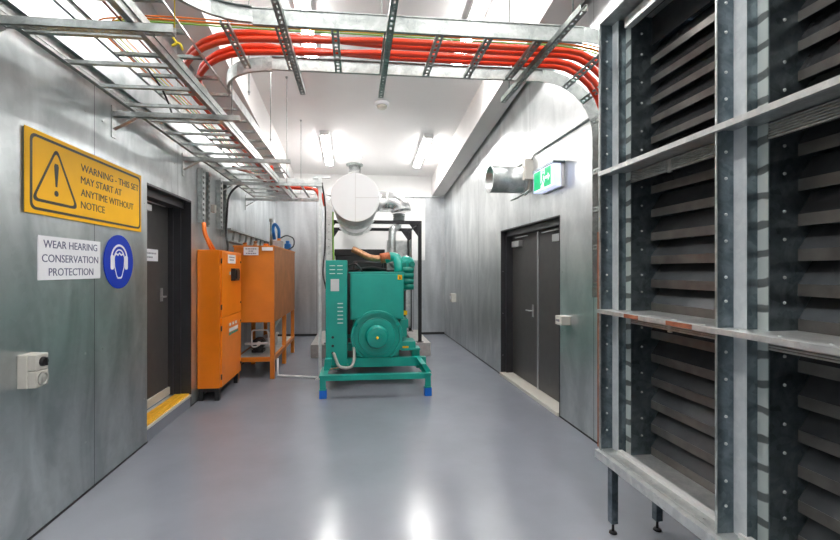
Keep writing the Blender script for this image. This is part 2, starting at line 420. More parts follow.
for x, y0, lb in ((1.31, 7.8, 'lit batten light on the ceiling near the back, on the door side'),
                  (-.56, 4.2, 'lit batten light seen through the overhead cable ladder, on the orange cabinet side'),
                  (1.31, 4.2, 'lit batten light seen above the overhead cable ladder, on the double door side')):
    dup(lt, (x, y0+.775, zc(y0+.775)), lb)
for x, y0, lb in ((-.56, .6, 'lit batten light overhead in front of the cable ladder crossing, cabinet side'),
                  (1.31, .6, 'lit batten light overhead in front of the cable ladder crossing, louvre side')):
    dup(lt, (x, y0+.775, zc(y0+.775)), lb)
for x, lb in ((-.56, 'lit batten light by the entrance wall, cabinet side'), (1.31, 'lit batten light by the entrance wall, louvre side')):
    dup(lt, (x, -1.8, zc(-1.8)), lb)

zz = zc(6.75)
t = thing('smoke_detector', 'round cream smoke detector on the white ceiling', 'smoke detector', (.40, 6.75, zz))
b = B(); b.lathe((.40, 6.75, zz+.01), (0,0,-1), [(0, .115), (.04, .115), (.05, .10)], 28); mesh_obj('detector_base', b, 'sign_white', t)
b = B(); b.lathe((.40, 6.75, zz-.0405), (0,0,-1), [(0, .085), (.035, .075), (.055, .045), (.06, .02)], 28); mesh_obj('sensor_head', b, 'cream_plastic', t)
zz = zc(9.0)
b = B(); b.lathe((.10, 9.0, zz+.01), (0,0,-1), [(0, .05), (.018, .05), (.02, .012), (.05, .012), (.052, .03), (.056, .03)], 16)
tag(mesh_obj('fire_sprinkler', b, 'sign_white', off=(.10, 9.0, zz)), 'tiny white sprinkler head on the ceiling near the silencer flue', 'sprinkler')

# ------------------------------------------------------------------ signs on the left wall
fl = lambda a, c, d: (XL + d, a, c)
ws = thing('warning_sign', 'large yellow warning sign with triangle about starting without notice', 'sign', (XL, 3.245, 2.08))
b = B(); b.box(XL+.008, 2.591, 1.842, XL+.012, 3.896, 2.322); mesh_obj('sign_plate', b, ['sign_yellow'], ws)
b = B(); b.box(XL, 2.597, 1.848, XL+.0075, 3.89, 2.316); mesh_obj('backing_board', b, 'sign_edge', ws)
b = B(); ring_prism(b, rrect(2.628, 1.864, 3.878, 2.298, .04), rrect(2.646, 1.880, 3.862, 2.282, .03), fl, .012, .0135)
mesh_obj('sign_border', b, 'sign_black', ws)
def rtri(cx, z0, w, h, r):
    P = [(cx-w/2, z0), (cx+w/2, z0), (cx, z0+h)]; out = []
    for i in range(3):
        a, p, c = V((*P[i-1], 0)), V((*P[i], 0)), V((*P[(i+1)%3], 0))
        d0, d1_ = (a-p).normalized(), (c-p).normalized()
        for k in range(6):
            t = k/5; q = (p+d0*r)*(1-t)**2 + p*2*t*(1-t) + (p+d1_*r)*t*t; out.append((q.x, q.y))
    return out
b = B(); ring_prism(b, rtri(2.845, 1.915, .42, .355, .055), rtri(2.845, 1.932, .362, .309, .042), fl, .012, .0135)
b.prism([(2.838, 2.025), (2.852, 2.025), (2.865, 2.15), (2.858, 2.165), (2.832, 2.165), (2.825, 2.15)], fl, .012, .0135)
b.prism(arc(2.845, 1.985, .018, 0, 340, 14), fl, .012, .0135)
mesh_obj('warning_triangle', b, 'sign_black', ws)
text_obj('lettering', [('WARNING - THIS SET', 3.082, 2.179, .049, .765, 'L'), ('MAY START AT', 3.082, 2.097, .049, .50, 'L'),
                       ('ANYTIME WITHOUT', 3.082, 2.013, .049, .68, 'L'), ('NOTICE', 3.082, 1.931, .049, .275, 'L')], 'sign_black', ws, fl, .012, .0135, 0)
hs = thing('hearing_notice', 'white rectangular sign reading wear hearing conservation protection', 'sign', (XL, 3.007, 1.59))
b = B(); b.box(XL, 2.702, 1.46, XL+.006, 3.314, 1.722); mesh_obj('sign_plate', b, 'sign_white', hs, bevel=.001)
text_obj('lettering', [('WEAR HEARING', 3.008, 1.652, .047, .53, 'C'), ('CONSERVATION', 3.008, 1.567, .047, .555, 'C'), ('PROTECTION', 3.008, 1.485, .047, .44, 'C')], 'ink_blue', hs, fl, .006, .0072)
ds = thing('ear_protection_sign', 'round blue sign with a white head wearing ear muffs', 'sign', (XL, 3.565, 1.583))
b = B(); b.prism(arc(3.565, 1.583, .207, 0, 351, 48), fl, 0, .006); mesh_obj('sign_disc', b, 'sign_blue', ds)
b = B(); cy, cz = 3.565, 1.583
ho = arc(cy, cz+.02, .078, 0, 180, 14) + [(cy-.072, cz-.04), (cy-.04, cz-.115), (cy-.025, cz-.13), (cy+.025, cz-.13), (cy+.04, cz-.115), (cy+.072, cz-.04)]
hi = [(cy+(y-cy)*.87, cz-.005+(z-cz+.005)*.90) for y, z in ho]
ring_prism(b, ho, hi, fl, .006, .0075)
bo = arc(cy, cz+.015, .12, 8, 172, 18); bi = arc(cy, cz+.015, .104, 8, 172, 18)
for i in range(18): b.prism([bo[i], bo[i+1], bi[i+1], bi[i]], fl, .006, .0075)
for k in (-1, 1):
    b.prism(rrect(min(cy+k*.078, cy+k*.122), cz-.06, max(cy+k*.078, cy+k*.122), cz+.05, .016), fl, .006, .0078)
hair = [(cy-.07, cz+.035), (cy-.045, cz+.055), (cy-.02, cz+.045), (cy, cz+.062), (cy+.025, cz+.046), (cy+.05, cz+.056), (cy+.07, cz+.035), (cy+.07, cz+.047), (cy+.05, cz+.068), (cy+.025, cz+.06), (cy, cz+.075), (cy-.02, cz+.058), (cy-.045, cz+.068), (cy-.07, cz+.047)]
for i in range(6): b.prism([hair[i], hair[i+1], hair[12-i], hair[13-i]], fl, .006, .0075)
mesh_obj('ear_muff_symbol', b, 'sign_white', ds)

# switched socket near the camera
so = thing('switched_socket', 'cream surface-mounted switched socket low on the left metal wall', 'socket', (XL, 2.6, .96))
b = B(); b.box(XL, 2.55, .872, -1.778, 2.652, 1.056); mesh_obj('back_box', b, 'cream_plastic', so, bevel=.005)
b = B(); b.box(-1.777, 2.552, .968, -1.735, 2.65, 1.054); mesh_obj('face_plate', b, 'cream_plastic', so, bevel=.004)
b = B(); b.box(-1.777, 2.552, .874, -1.735, 2.65, .964); mesh_obj('face_plate', b, 'cream_plastic', so, bevel=.004)
b = B(); b.lathe((-1.735, 2.602, 1.012), (1,0,0), [(0, .027), (.012, .026), (.018, .022)], 20); b.box(-1.720, 2.597, .990, -1.708, 2.607, 1.034); mesh_obj('rotary_switch', b, 'black_paint', so, label='black rotary switch')
b = B(); b.lathe((-1.735, 2.602, .917), (1,0,0), [(0, .038), (.01, .038), (.012, .033), (.012, .029), (.006, .025), (.012, .012)], 24); mesh_obj('socket_cap', b, 'grey_hose', so, label='grey round socket outlet')

# right wall boxes
bx_ = thing('isolator_box', 'small cream switch box beside the double door, next to the louvre frame', 'switch box', (XR, 4.13, 1.02))
b = B(); b.box(2.0, 4.07, .975, XR, 4.20, 1.065); mesh_obj('enclosure', b, 'cream_plastic', bx_, bevel=.006)
b = B(); b.box(1.992, 4.11, 1.008, 2.0, 4.14, 1.032); b.box(1.996, 4.16, 1.01, 2.0, 4.18, 1.03); mesh_obj('rocker', b, 'ink_grey', bx_)
bx2 = thing('wall_switch', 'small cream switch box on the metal wall beyond the double door', 'switch box', (XR, 9.1, .92))
b = B(); b.box(2.0, 8.98, .84, XR, 9.16, 1.02); mesh_obj('enclosure', b, 'cream_plastic', bx2, bevel=.006)
b = B(); b.box(1.992, 9.03, .90, 2.0, 9.11, .97); mesh_obj('rocker', b, 'sign_white', bx2)
# exit sign
ex = thing('exit_sign', 'lit green running-man exit sign above the double door', 'exit sign', (XR, 4.42, 2.5))
b = B(); b.box(1.972, 4.19, 2.603, XR, 4.70, 2.628); b.box(1.972, 4.19, 2.6035, 1.973, 4.70, 2.604); mesh_obj('top_cover', b, 'galvanised_dark', ex)
b = B(); b.box(2.063, 4.21, 2.37, XR, 4.68, 2.60); b.box(2.0605, 4.20, 2.365, 2.0625, 4.69, 2.602); mesh_obj('housing', b, 'sign_white', ex)
b = B(); b.box(1.98, 4.20, 2.375, 2.06, 4.69, 2.603); mesh_obj('light_box', b, 'exit_white_soft', ex, label='glowing white side of the box', bevel=.003)
b = B(); b.box(1.976, 4.24, 2.39, 1.98, 4.67, 2.595); mesh_obj('sign_face', b, 'exit_white', ex)
fe = lambda a, c, d: (1.976 - d, a, c)
b = B(); b.box(1.9745, 4.49, 2.395, 1.976, 4.665, 2.59); b.box(1.9745, 4.245, 2.395, 1.976, 4.395, 2.59); mesh_obj('green_panel', b, 'exit_green', ex, label='green panels of the sign')
b = B(); b.prism(arc(4.43, 2.565, .014, 0, 340, 10), fe, .0, .003)
b.prism([(4.42, 2.55), (4.455, 2.545), (4.45, 2.49), (4.425, 2.49)], fe, 0, .003)
b.prism([(4.425, 2.495), (4.44, 2.49), (4.415, 2.44), (4.40, 2.40), (4.385, 2.405), (4.405, 2.45)], fe, 0, .003)
b.prism([(4.435, 2.495), (4.452, 2.49), (4.475, 2.45), (4.495, 2.44), (4.49, 2.425), (4.462, 2.435)], fe, 0, .003)
b.prism([(4.42, 2.545), (4.43, 2.54), (4.40, 2.51), (4.395, 2.52)], fe, 0, .003)
mesh_obj('running_figure', b, 'exit_green', ex)
b = B(); b.prism([(4.27, 2.49), (4.31, 2.53), (4.31, 2.505), (4.37, 2.505), (4.37, 2.475), (4.31, 2.475), (4.31, 2.45)], fe, .0015, .003); mesh_obj('arrow', b, 'exit_white', ex)
# round duct stub
du = thing('round_duct_stub', 'short grey round galvanised duct stub poking out of the wall beside the exit sign', 'duct', (XR, 5.25, 2.64))
b = B(); b.lathe((2.1, 5.25, 2.645), (-1,0,0), [(0, .172), (.05, .172), (.052, .163), (.44, .163), (.445, .170), (.455, .170), (.455, .160), (.05, .155)], 40)
mesh_obj('duct_pipe', b, 'galvanised', du)
b = B(); b.lathe((2.1, 5.25, 2.645), (-1,0,0), [(.0, .20), (.012, .20), (.012, .165), (.0, .16)], 40); b.box(2.0, 4.98, 2.60, XR, 5.06, 2.84); mesh_obj('wall_flange', b, 'cream_plastic', du)
b = B(); b.tube(smooth_path([(2.05, 5.35, 2.44), (1.95, 5.35, 2.40), (1.95, 5.02, 2.40), (2.05, 4.95, 2.47)], .05), .011, 8); mesh_obj('drain_pipe', b, 'zinc_strut', du)
b = B(); b.tube(smooth_path([(2.085, 3.5, 2.88), (2.085, 4.93, 2.88), (2.085, 5.0, 2.83)], .05), .012, 8)
tag(mesh_obj('metal_conduit', b, 'zinc_strut', off=(2.085, 4.2, 2.88)), 'thin dark conduit running along the right wall above the exit sign', 'conduit')
b = B(); b.tube(smooth_path([(2.085, 5.02, 2.80), (2.085, 5.16, 2.86), (2.085, 5.5, 2.86)], .05), .012, 8)
tag(mesh_obj('metal_conduit', b, 'zinc_strut', off=(2.085, 5.3, 2.84)), 'short conduit bend above the round duct stub', 'conduit')

# ------------------------------------------------------------------ louvre bank
LBX = 1.47
rows = [(LZ0, 1.28), (1.28, 2.095), (2.095, LZ1)]
cols = [(1.636, LY1), (LY0, 1.636)]
lb = thing('louvre_frame', 'galvanised floor-standing frame holding the tall bank of dark louvres', 'louvre frame', (1.6, 1.6, 0))
def bar(name, *q, mat='galvanised', label=None):
    b = B(); b.box(*q); return mesh_obj(name, b, mat, lb, bevel=.0015, label=label)
bar('jamb', 1.462, LY1, LZ0-.03, XR, LY1+.014, LZ1+.02)
bar('jamb', 1.462, LY0-.014, LZ0-.03, XR, LY0, LZ1+.02)
bar('mullion', 1.463, 1.632, LZ0, 1.4695, 1.640, LZ1)
bar('header', 1.462, LY0, LZ1, XR, LY1, LZ1+.02)
b = B(); b.box(1.44, LY0, LZ0-.05, 1.461, LY1+.014, LZ0-.003); b.box(1.4615, LY0+.001, LZ0-.03, XR-.002, LY1-.001, LZ0-.004)
mesh_obj('sill', b, 'galvanised_light', lb)
b = B(); b.box(1.53, 1.66, LZ0+.004, 1.56, LY1-.07, LZ0+.022); b.box(1.53, LY0+.03, LZ0+.004, 1.56, 1.60, LZ0+.022); mesh_obj('sill_rib', b, 'white_paint', lb, label='white strip along the sill')
b = B(); b.box(1.445, LY0, 1.262, 1.47, LY1, 1.284)
for ya, yb in ((2.10, 2.22), (1.74, 1.90)): b.box(1.4445, ya, 1.2625, 1.452, yb, 1.2835, mi=1)
mesh_obj('transom', b, ['galvanised_light', 'rust'], lb)
b = B(); b.box(1.45, LY0, 2.083, 1.47, LY1, 2.108); mesh_obj('transom', b, 'galvanised_light', lb)
b = B(); b.box(1.458, LY1+.0135, .45, 1.464, LY1+.0185, 1.75); mesh_obj('edge_strip', b, 'rust', lb, label='rust-red primed edge of the frame')
for x in (1.478, 1.752):
    for y in (2.372, 1.62, .86):
        b = B(); b.box(x-.02, y-.02, .06, x+.02, y+.02, LZ0-.03); lg = mesh_obj('leg', b, 'galvanised_dark', lb, bevel=.002)
        b = B(); b.tube([(x, y, .01), (x, y, .07)], .007, 8); b.lathe((x, y, 0), (0,0,1), [(0, .022), (.01, .02), (.014, .008)], 16); mesh_obj('levelling_foot', b, 'black_rubber', lg)
def louvre(ya, yb, z0, z1, label):
    t = thing('ventilation_louvre', label, 'louvre', (1.6, (ya+yb)/2, z0), 'louvre panels in the frame')
    def cheeks(e, xa, xb, nm, screws=False):
        w = .003; y0, y1, q0, q1 = ya+e+.001, yb-e-.001, z0+.004, z1-.004
        for yy0, yy1, ys, dn in ((y0, y0+w, y0+w, 1), (y1-w, y1, y1-w, -1)):
            b = B(); b.box(xa, yy0, q0, xb, yy1, q1)
            if screws:
                xm = (xa+min(xb, xa+.13))/2
                for z in (.11, .21, .36, .47, .62, .73):
                    z = q0 + (q1-q0)*z/.82
                    b.lathe((xm, ys-.0005*dn, z), (0,dn,0), [(0, .007), (.004, .006), (.006, .002)], 8, mi=1)
            mesh_obj(nm, b, ['galvanised_dark', 'galvanised_light'], t)
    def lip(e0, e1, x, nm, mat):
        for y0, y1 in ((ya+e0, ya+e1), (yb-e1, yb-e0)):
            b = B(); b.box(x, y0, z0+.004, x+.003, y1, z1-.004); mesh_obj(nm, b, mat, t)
    b = B(); b.box(LBX, ya+.001, z0+.001, 1.735, yb-.001, z0+.0035)
    for k in range(5): b.lathe((1.50, ya+.1+.17*k, z0+.0035), (0,0,1), [(0, .006), (.003, .005), (.004, .002)], 8)
    mesh_obj('base_ledge', b, 'galvanised_light', t)
    b = B(); b.box(LBX, ya+.001, z1-.0035, 1.735, yb-.001, z1-.001); mesh_obj('head_plate', b, 'galvanised', t)
    cheeks(0, LBX, 1.54, 'outer_cheek', True)
    lip(.001, .062, 1.54, 'flange', 'lip_sheet')
    cheeks(.059, 1.543, 1.588, 'cheek_step')
    lip(.063, .106, 1.588, 'reflection_flange', 'reflection_lip')
    cheeks(.105, 1.591, 2.0, 'inner_cheek', True)
    yA, yB = ya+.110, yb-.110; zt = z1-.006
    b = B(); b.box(1.60, yA, zt-.064, 1.606, yB, zt, mi=1)
    for i in range(6): b.box(1.586, yA, zt-.010-.0105*i, 1.60, yB, zt-.0035-.0105*i)
    ym = (yA+yB)/2; b.box(1.585, ym-.012, zt-.072, 1.594, ym+.012, zt-.003)
    if z1 > 2.9: b.box(1.55, yA, zt-.07, 1.585, yB, zt-.012); b.box(1.545, ym-.10, zt-.04, 1.55, ym-.02, zt-.018)
    mesh_obj('ribbed_rail', b, ['galvanised_light' if z1 > 2.9 else 'galvanised', 'black_paint'], t)
    top = z1 > 2.9; p = .116 if top else .136; xb = 1.715
    n = 6
    if top:
        b = B(); b.box(1.72, yA, z0+.155+p*(n-1), 1.726, yB, z1-.006); mesh_obj('blanking_plate', b, 'blade_paint', t)
    for i in range(n):
        z = z0 + (.045 if top else .004) + p*i; h = .034 if top else .042
        if z + h > z1-.01: break
        d = min(.092, z1-.012-(z+h))
        pl = [(xb, z), (xb+.003, z), (xb+.003, z+h), (xb+d*.62+.006, z+h+d), (xb+d*.62+.003, z+h+d+.002), (xb, z+h+.003)]
        b = B(); b.prism(pl, lambda a, c, d: (a, d, c), yA, yB)
        bl = mesh_obj('blade', b, 'blade_paint', t)
        b = B(); b.box(xb-.002, yA, z-.001, xb-.0003, yB, z+h+.003); mesh_obj('blade_lip', b, 'lip_brown', bl)
    b = B(); b.box(1.985, yA, z0+.004, 1.995, yB, z1-.004); mesh_obj('dark_backing', b, 'black_rubber', t)  # solid black sheet added behind the blades to keep their gaps dark
for (ya, yb), cn in zip(cols, ('beside the wall end of the frame', 'on the side of the centre mullion away from the wall corner')):
    for (z0, z1), rn in zip(rows, ('bottom', 'middle', 'top')):
        louvre(ya, yb, z0, z1, '%s dark louvre panel %s' % (rn, cn))

# ------------------------------------------------------------------ cable ladders
RAIL = [(-.010, 0), (.010, 0), (.010, .003), (-.007, .003), (-.007, .067), (.010, .067), (.010, .07), (-.010, .07)]
def rail_prof(h, flip=1, w=.022):
    return [(0, 0), (flip*w, 0), (flip*w, .003), (flip*.003, .003), (flip*.003, h-.003), (flip*w, h-.003), (flip*w, h), (0, h)]
# lower ladder along the left wall
t = thing('cable_ladder', 'galvanised cable ladder on brackets along the left metal wall', 'cable ladder', (-1.38, 3.0, 2.72))
for x, f in ((-1.69, 1), (-1.07, -1)):
    b = B(); b.sweep([(x, -2.5, 2.72), (x, 7.5, 2.72)], rail_prof(.095, f, .03)); b.box(x-.006, -2.5, 2.76, x+.006, 7.5, 2.772); mesh_obj('side_rail', b, 'rail_sheet', t)
y = -2.24
while y < 7.4:
    b = B(); b.box(-1.688, y-.014, 2.722, -1.072, y+.014, 2.742); mesh_obj('rung', b, 'galvanised', t); y += .33
# upper ladder along the left wall with the curved tee into the crossing
t = thing('cable_ladder', 'upper cable ladder along the left wall carrying the red cables after their bend', 'cable ladder', (-1.36, 3.0, 3.0))
b = B(); b.sweep([(-1.66, -2.5, 3.0), (-1.66, 7.2, 3.0)], rail_prof(.09, 1)); mesh_obj('side_rail', b, 'galvanised', t)
b = B(); b.sweep([(-1.06, -2.5, 3.0), (-1.06, 2.2, 3.0)], rail_prof(.09, -1)); mesh_obj('side_rail', b, 'galvanised', t)
b = B(); b.sweep([(-1.06, 3.8, 3.0), (-1.06, 7.2, 3.0)], rail_prof(.09, -1)); mesh_obj('side_rail', b, 'galvanised', t)
b = B(); b.box(-1.068, 2.2, 3.0, -1.056, 3.8, 3.012); mesh_obj('tie_bar', b, 'galvanised', t)
y = -2.1
while y < 7.1:
    b = B(); b.strut((-1.657, y, 3.014), (-1.063, y, 3.014), .03, .022); mesh_obj('rung', b, 'zinc_strut', t); y += .33
# ladder crossing the room
def cross_y(x): return .0*x
t = thing('cable_ladder', 'galvanised cable ladder crossing the room overhead with fat red cables', 'cable ladder', (.4, 2.99, 3.0))
for y, f in ((2.685, 1), (3.30, -1)):
    b = B(); b.sweep([(-.62, y, 3.0), (1.47, y, 3.0)], rail_prof(.10, -f)); 
    b.box(-.62, y+(-.006 if f > 0 else .0), 3.094, 1.47, y+(.0 if f > 0 else .006), 3.10)
    mesh_obj('side_rail', b, 'rail_sheet', t)
for i, x in enumerate((-.79, -.47, -.13, .20, .53, .85, 1.18)):
    b = B(); b.strut((x, 2.70, 3.012), (x, 3.286, 3.012), .05, .024, pitch=.052, slot=.62); mesh_obj('rung', b, 'zinc_strut', t)
# curved tee sides
for sg, y0 in ((-1, 2.685), (1, 3.30)):
    pts = [(-.62, y0, 3.0)] + [(-.62 - .44*math.sin(R(a)), y0 + sg*.47*(1-math.cos(R(a))), 3.0) for a in range(10, 91, 10)]
    b = B(); b.sweep(pts, rail_prof(.10, 1 if sg > 0 else -1)); mesh_obj('curved_rail', b, 'rail_sheet', t)
# riser bend at the right wall
for y, f in ((2.685, 1), (3.30, -1)):
    pts = [(1.47, y, 3.05)] + [(1.47 + .46*math.sin(R(a)), y, 2.59 + .46*math.cos(R(a))) for a in range(10, 91, 10)] + [(1.93, y, 1.3 if y > 3 else 2.3)]
    b = B(); b.sweep(pts, [(0, -.05), (.003, -.05), (.003, .05), (0, .05)], side=(0, f, 0)); mesh_obj('bend_rail', b, 'rail_sheet', t)
for a in (25, 50, 75):
    p = (1.47 + .42*math.sin(R(a)), 0, 2.59 + .42*math.cos(R(a))); u = V((math.sin(R(a)), 0, math.cos(R(a))))
    b = B(); b.strut((p[0], 2.70, p[2]), (p[0], 3.286, p[2]), .045, .02, up=u); mesh_obj('rung', b, 'zinc_strut', t)
for z in (2.3, 2.0, 1.7, 1.4):
    b = B(); b.strut((1.89, 2.70 if z > 2.2 else 2.95, z), (1.89, 3.286, z), .045, .02, up=(1,0,0)); mesh_obj('rung', b, 'zinc_strut', t)
for z in (1.32, 2.35):
    b = B(); b.box(1.88, 3.305, z, 2.10, 3.311, z+.05); mesh_obj('wall_cleat', b, 'galvanised', t)

# support struts under the crossing + rods
def rod(x, y, z0, label, z1=None):
    b = B(); b.tube([(x, y, z0), (x, y, (z1 or zc(y)+.01))], .005, 6)
    b.lathe((x, y, zc(y)), (0,0,-1), [(0, .02), (.012, .02), (.014, .01), (.03, .01)], 8)
    b.lathe((x, y, z0+.02), (0,0,1), [(0, .011), (.012, .011)], 6)
    return tag(mesh_obj('threaded_rod', b, 'zinc_strut', off=(x, y, z0)), label, 'threaded rod', 'threaded rods hanging from the ceiling')
for x, nm in ((-.43, 'nearest the curved tee'), (.205, 'at mid span'), (1.25, 'next to the riser bend')):
    b = B(); b.strut((x, 2.28, 2.968), (x, 3.60, 2.968), .041, .04, pitch=.05, slot=.55)
    tag(mesh_obj('support_strut', b, 'zinc_strut', off=(x, 2.9, 2.95)), 'slotted strut under the crossing cable ladder %s' % nm, 'support strut', 'slotted struts under the crossing ladder')
    rod(x, 3.45, 2.955, 'threaded rod behind the crossing ladder, on the strut %s' % nm)
    rod(x, 2.40, 2.955, 'threaded rod in front of the crossing ladder, on the strut %s' % nm)
# cantilever brackets on the left wall
for y, xe, nm in ((.9, -.9, 'above the entrance end of the left wall'), (2.24, -.89, 'nearest in view, above the yellow warning sign'), (3.49, -.90, 'just before the dark single door'), (4.82, -.71, 'above the dark single door'),
                  (6.10, -.47, 'reaching out to the vertical post by the generator'), (7.45, -.61, 'last one before the back wall')):
    t = thing('wall_bracket', 'galvanised cantilever bracket %s' % nm, 'bracket', (XL, y, 2.68), 'cantilever brackets under the wall ladder')
    b = B(); b.strut((XL+.006, y, 2.699), (xe, y, 2.699), .041, .041, pitch=.05, slot=.5); mesh_obj('arm', b, 'galvanised', t)
    b = B(); b.box(XL, y-.03, 2.52, XL+.008, y+.03, 2.76); mesh_obj('wall_plate', b, 'galvanised', t)
    b = B(); b.obox((-1.745, y, 2.63), V((.17, 0, .10)).normalized(), (0,1,0), V((-.10, 0, .17)).normalized(), .18, .038, .006); mesh_obj('brace', b, 'galvanised', t)
rod(-.96, 3.49, 2.70, 'threaded rod on the bracket just before the dark single door')
rod(-.98, 5.13, 3.0, 'threaded rod holding the upper ladder past the dark single door')
rod(-.90, 3.78, 3.0, 'threaded rod beside the curved red cables')
rod(-.95, 6.12, 2.70, 'threaded rod on the bracket that reaches the vertical post')
rod(-.92, 7.42, 2.70, 'threaded rod on the bracket nearest the back wall')
# short branch ladder towards the generator post
t = thing('cable_ladder', 'short galvanised branch ladder reaching from the wall ladder to the generator post', 'cable ladder', (-.8, 6.8, 2.72))
for y, f in ((6.17, -1), (7.38, 1)):
    b = B(); b.sweep([(-1.06, y, 2.722), (-.48, y, 2.722)], rail_prof(.075, f)); mesh_obj('side_rail', b, 'galvanised_light', t)
for x in (-.98, -.78, -.56):
    b = B(); b.box(x-.014, 6.17, 2.725, x+.014, 7.38, 2.745); mesh_obj('rung', b, 'galvanised', t)
# vertical slotted trays down to the cabinets
for i, (y0, w, z0, lbx) in enumerate(((5.30, .13, 2.07, 'vertical perforated cable tray above the orange control cabinet, nearest the door'),
                                      (5.49, .09, 2.05, 'narrow dark perforated tray next to the one above the orange cabinet'),
                                      (5.98, .14, 2.06, 'vertical perforated cable tray at the far end of the orange control cabinet'),
                                      (6.19, .09, 1.98, 'narrow dark perforated tray between cabinet and fuel tank'))):
    b = B()
    b.strut((XL+.026, y0, z0), (XL+.026, y0, 2.70), w, .05, up=(-1,0,0), pitch=.06, slot=.5, sw=.4)
    b.strut((XL+.035, y0-w/2+.002, z0), (XL+.035, y0-w/2+.002, 2.70), .05, .006, up=(0,1,0), pitch=.06, slot=.5, sw=.4)
    tag(mesh_obj('vertical_cable_tray', b, 'galvanised' if i % 2 == 0 else 'zinc_strut', off=(XL+.03, y0, z0)), lbx, 'cable tray', 'vertical trays on the left wall')

# ------------------------------------------------------------------ cables
def cable(name, pts, r, mat, label, group, n=8):
    b = B(); b.tube(pts, r, n); p = V(pts[0])
    return tag(mesh_obj(name, b, mat, off=p), label, 'cable', group)
for i, (y, z, xl, zl, lbx) in enumerate(((2.895, 3.052, -1.41, 3.036, 'fat red cable nearest the front rail of the crossing ladder'), (2.965, 3.052, -1.41, 3.078, 'fat red cable second from the front rail of the crossing ladder'),
                                  (3.055, 3.052, -1.335, 3.036, 'fat red cable second from the back rail of the crossing ladder'), (3.125, 3.052, -1.335, 3.078, 'fat red cable nearest the back rail of the crossing ladder'))):
    ya_ = 2.93 if i < 2 else 3.10; r0 = .76 if i < 2 else .70; ry = 1.1 if i < 2 else 1.0; off = .085
    pts = [(1.90-off*.3, y, 1.32), (1.90-off*.3, y, 2.60)] + [(1.46 + .415*math.sin(R(a)), y, 2.60+ (z-2.60)*math.cos(R(a))) for a in range(75, -1, -15)]
    pts += [(.9, y, z), (.2, y+(ya_-y)*.1, z), (-.2, y+(ya_-y)*.6, (z+zl)/2), (xl+r0, ya_, zl)] + [(xl + r0*(1-math.sin(R(a))), ya_ + ry*(1-math.cos(R(a))), zl) for a in range(10, 91, 10)] + [(xl, 7.0, zl)]
    cable('red_cable', [V(p) for p in pts], .0205, 'red_cable', lbx, 'fat red power cables', 12)
# red cable over the branch ladder and down the post
for k, lbx in ((0, 'red cable curving off the branch ladder down beside the vertical post'), (1, 'second red cable curving down behind the vertical post')):
    x = -.60+.055*k
    cable('red_cable', smooth_path([(-1.19-.05*k, 6.3, 2.99), (-1.19-.05*k, 6.62+.1*k, 2.79), (-1.0, 6.75+.1*k, 2.785), (x, 6.78+.1*k, 2.785), (x+.06, 6.78+.1*k, 2.52)], .25), .02, 'red_cable', lbx, 'red generator feed cables', 10)
thin = [('orange_cable', 2.735, 'orange'), ('yellow_cable', 2.775, 'yellow'), ('green_cable', 2.80, 'green'), ('orange_cable', 2.765, 'second orange')]
for i, (m, y, cn) in enumerate(thin):
    xw = -1.50 - .035*i
    pts = smooth_path([(1.46+.4, y, 2.55), (1.72, y, 2.98), (1.4, y, 3.032), (.9, y+.006*(i-1), 3.032), (.2, y-.003*i, 3.032), (-.6, y, 3.032), (xw+.3, y-.02, 3.033), (xw, y+.02, 3.033), (xw, y+.5, 3.033), (xw+.01*i, 5.0, 3.033), (xw, 7.0, 3.033)], .22, 6)
    cable('thin_cable', pts, .0045, m, 'thin %s control cable along the front of the crossing ladder' % cn, 'thin control cables on the crossing ladder', 6)
for i, (m, x, cn) in enumerate((('brown_cable', -1.40, 'brown'), ('white_cable', -1.37, 'white'), ('brown_cable', -1.345, 'second brown'), ('orange_cable', -1.32, 'orange'))):
    pts = smooth_path([(x, -2.4, 3.032), (x+.01, 1.0, 3.032), (x-.02, 3.0, 3.032), (x-.005, 5.0, 3.032), (x-.03*i, 7.1, 3.032)], .5, 6)
    cable('thin_cable', pts, .007, m, 'thin %s cable lying lengthwise on the upper wall ladder' % cn, 'thin cables lengthwise on the upper wall ladder', 6)
# black loop cables hanging by the second bracket and down to the tank
cable('black_cable', smooth_path([(-1.5, 3.25, 2.98), (-1.42, 3.32, 2.87), (-1.42, 3.46, 2.80), (-1.45, 3.6, 2.76)], .1), .007, 'black_rubber', 'black cable drooping between the two ladders before the dark door', 'black cables', 6)
cable('black_cable', smooth_path([(-1.45, 6.4, 2.76), (-1.62, 6.25, 2.72), (-1.74, 6.15, 2.55), (-1.76, 6.1, 2.0), (-1.70, 6.0, 1.84), (-1.68, 5.9, 1.76)], .2), .014, 'black_rubber', 'black cable bundle sweeping down from the wall ladder to the cabinet', 'black cables', 8)
cable('red_cable', smooth_path([(-1.5, 5.5, 2.78), (-1.35, 5.9, 2.80), (-1.3, 6.4, 2.79), (-1.25, 7.1, 2.78)], .3), .018, 'brown_cable', 'dark red cable lying in the wall ladder near the back', 'cables in the wall ladder', 8)
for k, yy in enumerate((5.27, 5.32)):
    cable('orange_cable', smooth_path([(-1.775, yy, 2.08), (-1.77, yy+.01, 1.95), (-1.70+.02*k, yy+.06, 1.755)], .05), .017, 'orange_cable', 'orange cable dropping into the top of the control cabinet%s' % (', door side', ', tank side')[k], 'orange cables into the cabinet', 8)
# yellow tag string
b = B(); b.tube([(-.93, 2.33, 4.2), (-.925, 2.33, 2.76)], .003, 6); b.tube(smooth_path([(-.925, 2.33, 2.76), (-.94, 2.33, 2.72), (-.91, 2.33, 2.68), (-.945, 2.33, 2.665), (-.90, 2.33, 2.69), (-.885, 2.33, 2.65)], .02), .006, 6)
tag(mesh_obj('yellow_cord', b, 'yellow_cable', off=(-.97, 2.28, 2.7)), 'yellow cord knotted at the outer end of the nearest bracket', 'cord')

